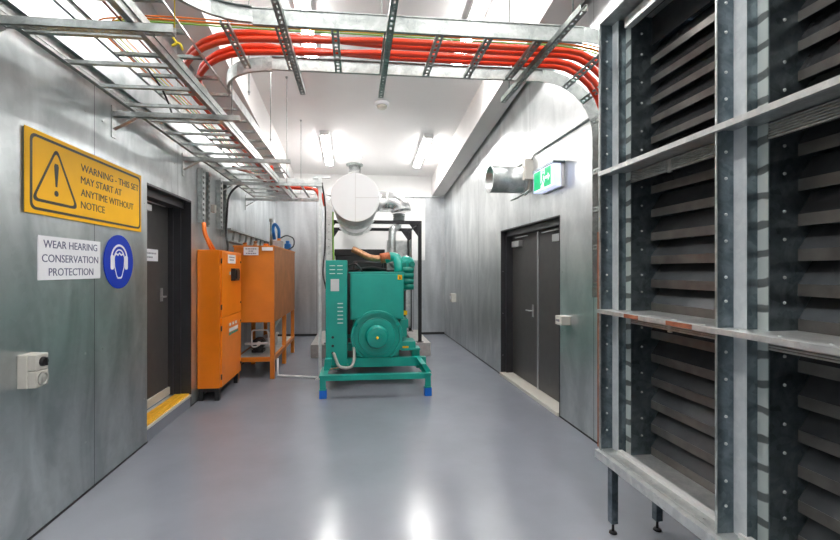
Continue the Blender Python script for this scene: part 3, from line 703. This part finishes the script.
# ------------------------------------------------------------------ orange control cabinet
cb = thing('control_cabinet', 'tall bright orange control cabinet beside the dark single door', 'control cabinet', (-1.69, 5.6, 0))
b = B(); b.box(-1.825, 5.22, .145, -1.575, 6.09, 1.755); mesh_obj('body', b, 'orange_paint', cb, bevel=.006)
for i, (z0, z1) in enumerate(((.155, .958), (.966, 1.745))):
    b = B(); b.box(-1.573, 5.235, z0, -1.553, 6.08, z1); dr = mesh_obj('cabinet_door', b, 'orange_paint', cb, bevel=.004)
    for z in (z0+.12, z1-.12):
        b = B(); b.tube([(-1.555, 5.228, z-.03), (-1.555, 5.228, z+.03)], .008, 8); mesh_obj('hinge', b, 'black_paint', dr)
        b = B(); b.lathe((-1.553, 6.05, z), (1,0,0), [(0, .014), (.008, .013), (.012, .006)], 12); mesh_obj('lock', b, 'black_paint', dr)
    fc = lambda a, c, d: (-1.553 + d, a, c)
    if i == 1:
        b = B(); b.box(-1.553, 5.47, 1.60, -1.550, 5.80, 1.71); lb_ = mesh_obj('label_plate', b, 'sign_white', dr, label='white label plate on the upper door')
        b = B(); b.box(-1.553, 5.60, 1.385, -1.500, 5.80, 1.54); b.box(-1.50, 5.63, 1.41, -1.485, 5.77, 1.52); sw = mesh_obj('isolator_switch', b, 'black_paint', dr, label='black isolator switch', bevel=.005)
        b = B(); b.box(-1.553, 5.53, 1.46, -1.545, 5.57, 1.50); mesh_obj('tag_plate', b, 'cream_plastic', dr)
        b = B(); b.lathe((-1.553, 5.87, 1.46), (1,0,0), [(0, .02), (.03, .018), (.035, .01)], 14); mesh_obj('push_button', b, 'rust', dr)
    else:
        b = B()
        for k in range(3): b.box(-1.553, 5.53+.13*k, .83+.0*k, -1.550, 5.60+.13*k, .865)
        b.box(-1.553, 5.52, .755, -1.550, 5.92, .80); mesh_obj('indicator_labels', b, 'sign_white', dr)
        b = B(); b.box(-1.553, 5.52, .715, -1.550, 5.62, .745); b.box(-1.5535, 5.64, .72, -1.549, 5.92, .745); mesh_obj('status_strip', b, 'green_paint', dr)
print_lines('label_print', [(5.635, 1.672, .24, .014), (5.635, 1.638, .18, .014)], 'ink_grey', cb, fc, .003, .0036)
for x in (-1.79, -1.61):
    for y in (5.26, 6.05):
        b = B(); b.box(x-.025, y-.025, 0, x+.025, y+.025, .145); mesh_obj('leg', b, 'black_paint', cb)
b = B(); b.box(-1.80, 5.25, .10, -1.60, 6.06, .143); mesh_obj('plinth', b, 'black_paint', cb)

# ------------------------------------------------------------------ fuel tank on stand
tk = thing('fuel_tank', 'long orange-brown fuel tank on tall legs behind the control cabinet', 'fuel tank', (-1.4, 7.2, 0))
TX0, TX1, TY0, TY1 = -1.68, -1.13, 6.20, 8.20
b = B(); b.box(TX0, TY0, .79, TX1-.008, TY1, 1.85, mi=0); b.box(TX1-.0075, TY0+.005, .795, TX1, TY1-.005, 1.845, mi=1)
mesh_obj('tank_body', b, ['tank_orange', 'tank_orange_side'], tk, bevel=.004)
b = B(); b.box(TX0-.012, TY0-.012, 1.835, TX1+.008, TY1+.008, 1.86); mesh_obj('tank_rim', b, 'tank_orange', tk, bevel=.003)
for y in (TY0+.03, 7.22, TY1-.04):
    for x in (TX0+.03, TX1-.033):
        b = B(); b.box(x-.03, y-.03, 0, x+.03, y+.03, .79); mesh_obj('leg', b, 'tank_orange', tk, bevel=.003)
b = B(); b.box(TX0, TY0+.02, .24, TX1-.01, TY0+.06, .30); b.box(TX0, TY1-.06, .24, TX1-.01, TY1-.02, .30); b.box(TX1-.05, TY0+.06, .24, TX1-.01, TY1-.06, .30); b.box(TX0, TY0+.06, .24, TX0+.04, TY1-.06, .30)
mesh_obj('stand_rail', b, 'tank_orange', tk)
b = B(); b.box(TX0+.04, TY0+.06, .285, TX1-.05, TY1-.06, .30); mesh_obj('drip_tray', b, 'galvanised_light', tk)
ft = lambda a, c, d: (a, TY0-.0125 - d, c)
b = B(); b.box(-1.545, TY0-.0155, 1.725, -1.345, TY0-.0125, 1.84); la = mesh_obj('warning_label', b, 'sign_white', tk, label='white printed label')
print_lines('label_print', [(-1.445, 1.805, .15, .014), (-1.445, 1.775, .07, .013), (-1.445, 1.743, .14, .014)], 'ink_grey', la, ft, .003, .0036)
b = B(); b.box(-1.30, TY0-.0155, 1.79, -1.15, TY0-.0125, 1.838); mesh_obj('strip_label', b, 'sign_white', tk)
for i, (x, y, r, h) in enumerate(((-1.58, 6.4, .035, .06), (-1.46, 6.5, .03, .09), (-1.30, 6.45, .04, .05), (-1.36, 6.9, .03, .07), (-1.24, 6.6, .03, .04))):
    b = B(); b.lathe((x, y, 1.85), (0,0,1), [(0, r), (h*.5, r), (h*.5, r*.7), (h*.8, r*.7), (h*.8, r*.9), (h, r*.8)], 16); mesh_obj('filler_cap', b, ['tank_orange', 'copper_wrap', 'orange_paint', 'tank_orange', 'copper_wrap'][i], tk)
b = B(); b.tube([(-1.385, 7.3, 1.855), (-1.385, 7.3, 2.33)], .022, 10); b.lathe((-1.385, 7.3, 2.31), (0,0,1), [(0, .03), (.05, .03)], 12); mesh_obj('vent_pipe', b, 'zinc_strut', tk, label='thin grey vent pipe')
hp = thing('hand_pump', 'blue hand pump nozzle with black hose on top of the fuel tank', 'hand pump', (-1.25, 7.3, 1.86))
b = B(); b.tube(smooth_path([(-1.26, 7.3, 2.02), (-1.26, 7.3, 2.2), (-1.33, 7.3, 2.29), (-1.36, 7.3, 2.2), (-1.33, 7.3, 2.02)], .06), .026, 10); mesh_obj('nozzle_body', b, 'blue_plastic', hp)
b = B(); b.box(-1.30, 7.25, 1.855, -1.20, 7.35, 1.96); b.tube([(-1.26, 7.3, 1.95), (-1.26, 7.3, 2.04)], .03, 10); mesh_obj('pump_base', b, 'tank_orange', hp)
b = B(); b.tube(smooth_path([(-1.24, 7.3, 2.04), (-1.15, 7.35, 2.10), (-1.04, 7.5, 2.06), (-1.06, 7.6, 1.92), (-1.17, 7.65, 1.87)], .08), .011, 8); mesh_obj('hose', b, 'black_rubber', hp)
b = B(); b.box(-1.24, 7.7, 1.86, -1.14, 7.85, 1.98); b.box(-1.22, 7.72, 1.98, -1.16, 7.8, 2.03); mesh_obj('meter', b, 'blue_plastic', hp, bevel=.01)
b = B()
tag(mesh_obj('transfer_box', B().box(-1.30, 6.95, 1.86, -1.16, 7.15, 1.98), 'concrete', off=(-1.23, 7.05, 1.86), bevel=.006), 'small brownish box on the fuel tank lid beside the blue pump', 'box')
# pump and pipework under the tank
pw = thing('fuel_pump', 'dark pump with pale pipe loop on the tray under the fuel tank', 'pump', (-1.4, 6.6, .30))
b = B(); b.lathe((-1.45, 6.55, .42), (0,1,0), [(0, .05), (.02, .09), (.22, .09), (.24, .05)], 20); b.box(-1.53, 6.58, .30, -1.37, 6.78, .34); mesh_obj('motor', b, 'black_paint', pw)
b = B(); b.tube(smooth_path([(-1.42, 6.5, .42), (-1.42, 6.4, .42), (-1.48, 6.38, .42), (-1.48, 6.38, .66), (-1.25, 6.38, .66), (-1.25, 6.38, .45), (-1.25, 6.6, .45)], .04), .011, 8); mesh_obj('pipe_loop', b, 'white_cable', pw)
b = B(); b.tube([(-1.58, 6.40, .46), (-1.2, 6.40, .47)], .018, 8); b.lathe((-1.38, 6.38, .47), (0,-1,0), [(0, .03), (.04, .03)], 12); mesh_obj('valve_pipe', b, 'white_cable', pw)
b = B(); b.tube([(-1.5, 7.5, .35), (-1.2, 7.0, .75)], .02, 8); b.tube([(-1.5, 7.3, .32), (-1.2, 6.85, .55)], .02, 8); b.box(-1.5, 7.0, .305, -1.3, 7.4, .45)
tag(mesh_obj('fuel_filter', b, ['galvanised_light'], off=(-1.4, 7.2, .3)), 'silvery filter and slanting pipes under the far half of the tank', 'filter')
# low duct tray on the wall behind the tank
t = thing('wall_cable_tray', 'low slanting-edged cable tray on the left wall behind the tank lid', 'cable tray', (XL, 7.7, 2.0))
for z, nm in ((2.10, 'top_rail'), (1.93, 'lower_rail')):
    b = B(); b.box(XL, 6.35, z-.012, XL+.07, 9.4, z+.012); mesh_obj(nm, b, 'zinc_strut', t)
for i in range(8):
    b = B(); b.obox((XL+.035, 6.6+.36*i, 2.015), V((0, .09, .15)).normalized(), (1,0,0), V((0, -.15, .09)).normalized(), .17, .03, .012); mesh_obj('lattice_bar', b, 'zinc_strut', t)
# conduit on the floor from tank to post
b = B(); b.tube(smooth_path([(-1.11, 6.33, .26), (-1.11, 6.33, .018), (-.53, 6.16, .018)], .03), .014, 8)
tag(mesh_obj('floor_conduit', b, 'white_jacket', off=(-.8, 6.25, .018)), 'white conduit lying on the floor between fuel tank and generator', 'conduit')

# ------------------------------------------------------------------ post and risers beside the generator
po = thing('support_post', 'slender pale steel post from floor to ladder beside the generator', 'post', (-.50, 6.13, 0))
b = B(); b.box(-.52, 6.125, .006, -.478, 6.166, 2.80); mesh_obj('post_shaft', b, 'galvanised_light', po)
b = B(); b.box(-.56, 6.085, 0, -.44, 6.205, .008); mesh_obj('foot_plate', b, 'galvanised_light', po)
b = B(); b.box(-.60, 6.13, 2.80, -.36, 6.16, 2.83); mesh_obj('top_plate', b, 'galvanised_light', po)
t = thing('riser_tray', 'tall pale perforated cable riser standing behind the slender post', 'cable riser', (-.46, 7.45, 0))
b = B(); b.strut((-.455, 7.45, .0), (-.455, 7.45, 2.72), .10, .05, up=(0,1,0), pitch=.12, slot=.12, sw=.12, t=.004); mesh_obj('riser_channel', b, 'galvanised_light', t)
b = B(); b.box(-.52, 7.43, 0, -.39, 7.50, .01); mesh_obj('foot_plate', b, 'galvanised', t)
cable('earth_cable', smooth_path([(-.385, 7.38, 2.5), (-.383, 7.38, 1.9), (-.36, 7.25, 1.5)], .2), .013, 'green_cable', 'green earth cable running down the pale cable riser', 'generator wiring', 8)
cable('black_cable', smooth_path([(-.49, 6.35, 2.78), (-.45, 6.5, 2.5), (-.46, 6.6, 1.9), (-.47, 6.2, 1.45), (-.40, 6.0, 1.25)], .2), .012, 'black_rubber', 'black cable sagging from the post into the generator control panel', 'generator wiring', 8)

# ------------------------------------------------------------------ generator
g = thing('generator_set', 'green diesel generator on a green skid with blue pads', 'generator', (.27, 6.6, 0))
def gp(name, b, mat='green_paint', label=None, bevel=.004, parent=None): return mesh_obj(name, b, mat, parent or g, label=label, bevel=bevel)
SX0, SX1 = -.36, .90
# skid: long C rails, cross members, front foot rail
for x0, x1 in ((-.30, -.22), (.80, .88)):
    b = B(); b.box(x0, 5.74, .215, x1, 8.3, .23); b.box(x0, 5.74, .33, x1, 8.3, .345); b.box((x0+x1)/2-.005, 5.74, .23, (x0+x1)/2+.005, 8.3, .33); gp('skid_rail', b, bevel=0)
for y in (5.735, 6.9, 8.2):
    b = B(); b.box(-.40, y, .3455, .93, y+.08, .36); b.box(-.40, y-.012, .245, .93, y, .36); gp('cross_member', b, bevel=0)
b = B(); b.box(-.43, 5.17, .262, .90, 5.24, .275); b.box(-.39, 5.17, .212, .86, 5.178, .262); gp('foot_rail', b, bevel=0)
b = B(); b.box(-.44, 8.40, .262, .945, 8.47, .275); b.box(-.40, 8.462, .212, .90, 8.47, .262); gp('foot_rail', b, bevel=0)
for x in (-.39, .865):
    for y0, y1, yp in ((5.17, 5.72, 5.17), (8.1, 8.47, 8.38)):
        b = B(); b.box(x-.045, y0, .2495, x+.045, y1, .2615); b.box(x-.035, yp+.012, .113, x+.035, yp+.022, .2495); b.box(x-.005, yp+.022, .113, x+.005, yp+.085, .2495); b.box(x-.04, yp, .10, x+.04, yp+.09, .113)
        gp('outrigger', b, bevel=0)
        b = B(); b.box(x-.04, yp, 0, x+.045, yp+.09, .10); gp('isolation_pad', b, 'blue_pad', label='bright blue vibration pad', bevel=.006)
b = B(); b.prism([(-.40, .262), (-.32, .262), (-.30, .40), (-.39, .40)], lambda a, c, d: (a, d, c), 5.50, 5.70); gp('gusset', b, bevel=0)
b = B(); b.prism([(.80, .36), (.86, .36), (.93, .262), (.86, .262)], lambda a, c, d: (a, d, c), 5.30, 5.72); gp('gusset', b, bevel=0)
# alternator
AC = (.275, .640)
b = B(); b.lathe((AC[0], 5.75, AC[1]), (0,1,0), [(0, .20), (.0, .20), (.005, .30), (.03, .34), (.05, .35), (.16, .35), (.18, .325), (.42, .325), (.44, .33), (.72, .33)], 56); gp('alternator', b, bevel=0)
b = B(); b.lathe((AC[0], 5.755, AC[1]), (0,-1,0), [(0, .25), (.018, .245), (.022, .21), (.022, .17), (.02, .152), (.10, .146), (.125, .128), (.132, .07), (.132, .0)], 48); gp('end_cover', b, bevel=0)
b = B(); b.lathe((AC[0], 5.623, AC[1]), (0,-1,0), [(0, .018), (.012, .016), (.016, .008)], 14); gp('centre_cap', b, 'sign_yellow', label='small yellow centre mark', bevel=0)
# vent shrouds arcs on the end cover
for a0, a1 in ((35, 145), (155, 235), (305, 385)):
    b = B(); o = arc(AC[0], AC[1], .342, a0, a1, 14); i_ = arc(AC[0], AC[1], .305, a0, a1, 14)
    for k in range(14): b.prism([o[k], o[k+1], i_[k+1], i_[k]], lambda a, c, d: (a, d, c), 5.725, 5.76)
    gp('vent_shroud', b, bevel=0)
b = B(); b.box(-.02, 5.83, .345, .06, 6.3, .45); b.box(.50, 5.83, .345, .58, 6.3, .45); b.box(-.02, 5.83, .385, .58, 5.90, .41); gp('mounting_foot', b)
for z in (.455,):
    b = B(); b.box(-.20, 5.84, .345, .80, 6.3, .352); gp('drip_plate', b, 'black_paint')
# terminal box
b = B(); b.box(-.075, 5.80, .86, .638, 6.45, 1.478); gp('terminal_box', b)
b = B(); b.box(-.10, 5.795, 1.478, .655, 6.47, 1.492); b.box(-.06, 5.79, .88, .62, 5.80, 1.46); gp('box_cover', b)
b = B(); b.box(.555, 5.787, 1.39, .615, 5.79, 1.455); b.prism([(.570, 1.402), (.600, 1.402), (.585, 1.442)], lambda a, c, d: (a, d, c), 5.785, 5.787, mi=1)
mesh_obj('hazard_label', b, ['sign_yellow', 'sign_black'], g)
b = B(); b.box(.645, 5.95, .90, .705, 5.953, .96); mesh_obj('hazard_label', b, 'sign_yellow', g)
# lower brackets on the right of the alternator
b = B(); b.box(.60, 5.95, .72, .72, 6.3, .84); b.box(.60, 5.96, .60, .70, 6.4, .72); gp('side_bracket', b)
b = B(); b.box(.56, 5.80, .46, .80, 6.1, .56); b.box(.60, 5.78, .44, .86, 5.98, .47); b.box(.76, 5.83, .3455, .86, 6.05, .46); gp('engine_mount', b)
b = B(); b.box(.62, 5.775, .475, .70, 5.779, .50); mesh_obj('oil_tag', b, 'sign_yellow', g)
# engine
b = B(); b.box(-.05, 6.48, .50, .60, 7.75, 1.15); b.box(.0, 6.5, 1.15, .55, 7.7, 1.40); b.box(.05, 6.55, .345, .50, 7.6, .50); gp('engine_block', b, 'green_dark', bevel=.015)
b = B()
for k in range(6): b.box(.08, 6.55+.19*k, 1.40, .47, 6.70+.19*k, 1.50)
gp('rocker_cover', b, 'green_paint', bevel=.015)
b = B(); b.tube([(.60, 6.5, 1.25), (.60, 7.6, 1.25)], .05, 14)
for k in range(6): b.tube([(.53, 6.6+.18*k, 1.25), (.62, 6.6+.18*k, 1.25)], .035, 10)
gp('exhaust_manifold', b, 'green_dark', bevel=0)
# turbo and green fittings at upper right
b = B(); b.lathe((.74, 6.30, 1.60), (0,1,0), [(0, .05), (.01, .10), (.08, .13), (.16, .13), (.2, .08), (.3, .07)], 28); b.box(.64, 6.32, 1.50, .70, 6.45, 1.58); gp('turbocharger', b, bevel=0)
b = B(); b.lathe((.80, 6.15, 1.60), (0,1,0), [(0, .04), (.01, .04), (.01, .03), (.15, .03)], 12)
for z in (1.28, 1.36, 1.44, 1.52): b.lathe((.76, 6.20, z), (1,0,0), [(-.09, .03), (-.085, .045), (.06, .045), (.07, .02)], 16)
b.box(.66, 6.22, 1.22, .72, 6.36, 1.62); gp('filter_housing', b, 'green_dark', bevel=0)
b = B(); b.tube(smooth_path([(.62, 6.25, 1.47), (.62, 6.3, 1.60), (.60, 6.35, 1.70), (.52, 6.4, 1.72), (.42, 6.4, 1.68)], .1), .07, 20); gp('intake_elbow', b, bevel=0)
b = B(); b.tube([(.50, 6.4, 1.715), (.36, 6.4, 1.69)], .074, 20); gp('elbow_clamp', b, 'terracotta_wrap', label='terracotta coloured clamp wrap', bevel=0)
b = B(); b.tube(smooth_path([(.40, 6.4, 1.695), (.22, 6.42, 1.69), (.02, 6.5, 1.80), (-.05, 6.52, 1.83)], .1), .048, 18); gp('intake_pipe', b, 'copper_wrap', label='bronze coloured intake pipe', bevel=0)
b = B(); b.tube(smooth_path([(-.12, 6.55, 1.58), (.0, 6.45, 1.62), (.08, 6.45, 1.52), (.10, 6.5, 1.45)], .06), .016, 8); b.tube(smooth_path([(-.1, 6.6, 1.50), (.2, 6.5, 1.56), (.45, 6.5, 1.52)], .1), .022, 8)
gp('rubber_hose', b, 'black_rubber', bevel=0)
b = B(); b.box(-.05, 6.56, 1.50, .42, 7.3, 1.66); gp('air_cleaner', b, 'black_paint', bevel=.03)
# radiator at the rear
b = B(); b.box(-.37, 8.0, .345, .92, 8.18, 1.80); gp('radiator_core', b, 'radiator_black')
b = B(); b.box(-.39, 7.97, 1.78, .53, 8.2, 1.90); gp('radiator_top_tank', b, 'radiator_black', bevel=.012)
b = B(); b.lathe((.27, 7.93, 1.05), (0,1,0), [(0, .42), (.06, .42), (.06, .40), (0, .40)], 36); gp('fan_shroud', b, 'radiator_black', bevel=0)
b = B()
for k in range(7):
    a = 2*PI*k/7; d = V((math.cos(a), 0, math.sin(a))); s_ = V((-math.sin(a), .5, math.cos(a))).normalized(); u = d.cross(s_)
    b.obox(V((.27, 7.9, 1.05)) + d*.21, d, s_, u, .34, .12, .006)
b.lathe((.27, 7.86, 1.05), (0,1,0), [(0, .06), (.08, .06)], 16); gp('cooling_fan', b, 'black_paint', bevel=0)
b = B(); b.box(.54, 7.62, 1.52, .93, 7.64, 2.04); b.box(.925, 7.3, 1.52, .93, 7.62, 2.04); gp('heat_shield', b, 'galvanised', label='pale metal heat shield', bevel=0)
# control panel
cp = B(); cp.box(-.385, 5.60, .30, -.115, 6.15, 1.645)
cpo = gp('control_panel', cp)
b = B()
for r_ in range(3):
    for c_ in range(2): b.box(-.335+.095*c_, 5.593, 1.57-.05*r_, -.265+.095*c_, 5.60, 1.58-.05*r_)
for r_ in range(6): b.box(-.235, 5.593, 1.085-.05*r_, -.165, 5.60, 1.098-.05*r_)
mesh_obj('vent_louvres', b, 'galvanised_light', cpo)
b = B(); b.box(-.322, 5.596, 1.25, -.215, 5.60, 1.405); mesh_obj('rating_plate', b, 'aluminium', cpo, label='grey rating plate')
for z in (.66, .55, .46):
    b = B(); b.lathe((-.295, 5.60, z), (0,-1,0), [(0, .018), (.006, .016)], 14); mesh_obj('knockout', b, 'black_paint', cpo)
b = B(); b.box(-.40, 5.595, .275, -.10, 6.16, .30); mesh_obj('panel_foot', b, 'green_dark', cpo)
b = B(); b.tube(smooth_path([(-.285, 5.61, .455), (-.27, 5.55, .44), (-.22, 5.50, .31), (-.14, 5.50, .285), (-.06, 5.52, .29), (-.02, 5.62, .36), (-.03, 5.74, .50)], .08), .019, 10)
gp('flexible_conduit', b, 'grey_hose', label='grey flexible conduit looping from panel to alternator', bevel=0)
b = B(); b.tube(smooth_path([(-.07, 5.62, .26), (-.15, 5.60, .285), (-.33, 5.5, .275)], .05), .008, 8); gp('thin_lead', b, 'copper_wrap', bevel=0)
# concrete plinths either side
for x0, x1, lbx in ((-.78, -.50, 'low concrete block on the floor behind the slender post'), (1.02, 1.32, 'low concrete block on the floor on the door side of the generator')):
    b = B(); b.box(x0, 7.60, 0, x1, 9.3, .23); tag(mesh_obj('concrete_plinth', b, 'concrete', off=((x0+x1)/2, 8.4, 0), bevel=.008), lbx, 'concrete block', 'concrete plinth blocks')
# radiator duct to back wall
t = thing('radiator_duct', 'pale sheet metal duct box between radiator and back wall', 'duct', (.3, 9.2, 0))
b = B(); b.prism([(-.40, .45), (1.0, .45), (1.0, 1.82), (-.40, 1.82)], lambda a, c, d: (a, d, c), 8.25, 10.08); mesh_obj('duct_body', b, 'galvanised_light', t)
b = B(); b.box(-.44, 8.25, .41, 1.04, 8.29, .45); b.box(-.44, 8.25, 1.82, 1.04, 8.29, 1.86); b.box(-.44, 8.25, .41, -.40, 8.29, 1.86); b.box(1.0, 8.25, .41, 1.04, 8.29, 1.86); mesh_obj('duct_flange', b, 'galvanised', t)
for x in (-.3, .9):
    b = B(); b.box(x-.03, 8.6, 0, x+.03, 8.66, .45); mesh_obj('duct_leg', b, 'galvanised', t)

# ------------------------------------------------------------------ silencer and its steelwork
mx, mz = -.01, 2.685
mf = thing('exhaust_silencer', 'big white jacketed silencer drum hung above the generator', 'silencer', (mx, 8.2, mz))
b = B(); b.lathe((mx, 7.0, mz), (0,1,0), [(0, .0), (.0, .385), (.012, .392), (2.7, .392), (2.712, .385), (2.712, 0)], 72); mesh_obj('drum', b, 'white_jacket', mf)
b = B(); b.lathe((mx, 7.013, mz), (0,1,0), [(0, .392), (.002, .395), (.03, .396), (.032, .391)], 72); b.box(mx-.004, 6.994, mz-.385, mx+.004, 7.0, mz+.385); b.box(mx, 6.994, mz-.004, mx+.385, 7.0, mz+.004); mesh_obj('jacket_seam', b, 'beam_paint', mf)
zt = zc(9.5)
b = B(); b.tube([(mx-.02, 9.5, mz+.3), (mx-.02, 9.5, zt+.02)], .13, 32); mesh_obj('flue_outlet', b, 'aluminium_cladding', mf, label='shiny flue rising to the ceiling')
b = B(); b.lathe((mx-.02, 9.5, zt+.01), (0,0,-1), [(0, .19), (.03, .18), (.034, .14)], 36); mesh_obj('ceiling_collar', b, 'zinc_strut', mf)
b = B(); b.tube([(.36, 8.3, 2.83), (.66, 8.3, 2.83)] + [(.66+.20*math.sin(R(a)), 8.3, 2.63+.20*math.cos(R(a))) for a in range(15, 91, 15)], .195, 32)
b.lathe((.40, 8.3, 2.83), (1,0,0), [(0, .203), (.02, .203)], 32); b.lathe((.58, 8.3, 2.83), (1,0,0), [(0, .203), (.02, .203)], 32)
inl = mesh_obj('inlet_elbow', b, 'aluminium_cladding', mf, label='shiny aluminium clad inlet elbow')
b = B()
for k in range(5): b.lathe((.82, 8.3, 2.60-.035*k), (0,0,-1), [(0, .10), (.012, .13), (.03, .10)], 28)
mesh_obj('bellows', b, 'galvanised', inl)
b = B(); b.tube(smooth_path([(.82, 8.3, 2.46), (.80, 8.28, 2.36), (.72, 8.1, 2.30), (.63, 7.5, 2.22), (.62, 7.48, 2.1), (.62, 7.46, 1.62), (.70, 7.2, 1.60), (.74, 6.65, 1.6)], .15), .065, 20)
mesh_obj('downpipe', b, 'galvanised', mf)
def portal(y, nm):
    t = thing('steel_portal', 'black steel portal frame carrying the silencer, %s' % nm, 'steel frame', (.34, y, 0), 'black portals under the silencer')
    for x in (-.50, 1.14):
        b = B(); z0 = .23 if x > 0 or True else 0
        b.box(x-.03, y-.03, .238, x+.03, y+.03, 2.40); mesh_obj('column', b, 'black_paint', t)
        b = B(); b.box(x-.06, y-.06, .23, x+.06, y+.06, .24); mesh_obj('base_plate', b, 'black_paint', t)
    for xa, xb in ((-.47, -.27), (.25, 1.11)):
        b = B(); b.box(xa, y-.03, 2.34, xb, y+.03, 2.40); mesh_obj('beam', b, 'black_paint', t)
    for pl in ([(1.11, 2.34), (.95, 2.34), (1.11, 2.12)], [(-.47, 2.34), (-.36, 2.34), (-.47, 2.18)]):
        b = B(); b.prism(pl, lambda a, c, d: (a, d, c), y-.005, y+.005); mesh_obj('gusset', b, 'black_paint', t)
    b = B(); o = arc(mx, mz, .45, 222, 318, 20); i_ = arc(mx, mz, .393, 222, 318, 20)
    for k in range(20): b.prism([o[k], o[k+1], i_[k+1], i_[k]], lambda a, c, d: (a, d, c), y-.04, y+.04)
    mesh_obj('saddle', b, 'galvanised_light', t, label='pale curved saddle')
portal(7.72, 'front one nearer the generator'); portal(9.1, 'rear one nearer the back wall')
cable('black_cable', smooth_path([(1.08, 7.68, 2.30), (.98, 7.6, 2.25), (.90, 7.5, 2.1), (.90, 7.4, 1.5), (.80, 7.0, 1.2)], .1), .014, 'black_rubber', 'black cable dropping from the portal gusset to the generator', 'generator wiring', 8)
# wall junction box near the vertical trays
b = B(); b.box(XL, 5.70, 2.25, XL+.05, 5.78, 2.35); tag(mesh_obj('junction_box', b, 'cream_plastic', off=(XL, 5.74, 2.3), bevel=.006), 'small white junction box between the vertical trays on the left wall', 'junction box')

# ------------------------------------------------------------------ world, camera
w = bpy.data.worlds.new('World'); bpy.context.scene.world = w; w.use_nodes = True
w.node_tree.nodes['Background'].inputs[0].default_value = (.35, .5, .75, 1); w.node_tree.nodes['Background'].inputs[1].default_value = .3
cam = bpy.data.cameras.new('Camera'); co = bpy.data.objects.new('Camera', cam); C.objects.link(co)
cam.sensor_width = 36; cam.lens = 434/840*36; cam.shift_x = 20/840; cam.clip_start = .05
co.location = (0, 0, 1.52); co.rotation_euler = (R(90), 0, -math.atan(44/434))
sc = bpy.context.scene; sc.camera = co
sc.view_settings.view_transform = 'Standard'; sc.view_settings.look = 'None'; sc.view_settings.gamma = 1; sc.view_settings.use_curve_mapping = False
sc.view_settings.exposure = 1.2
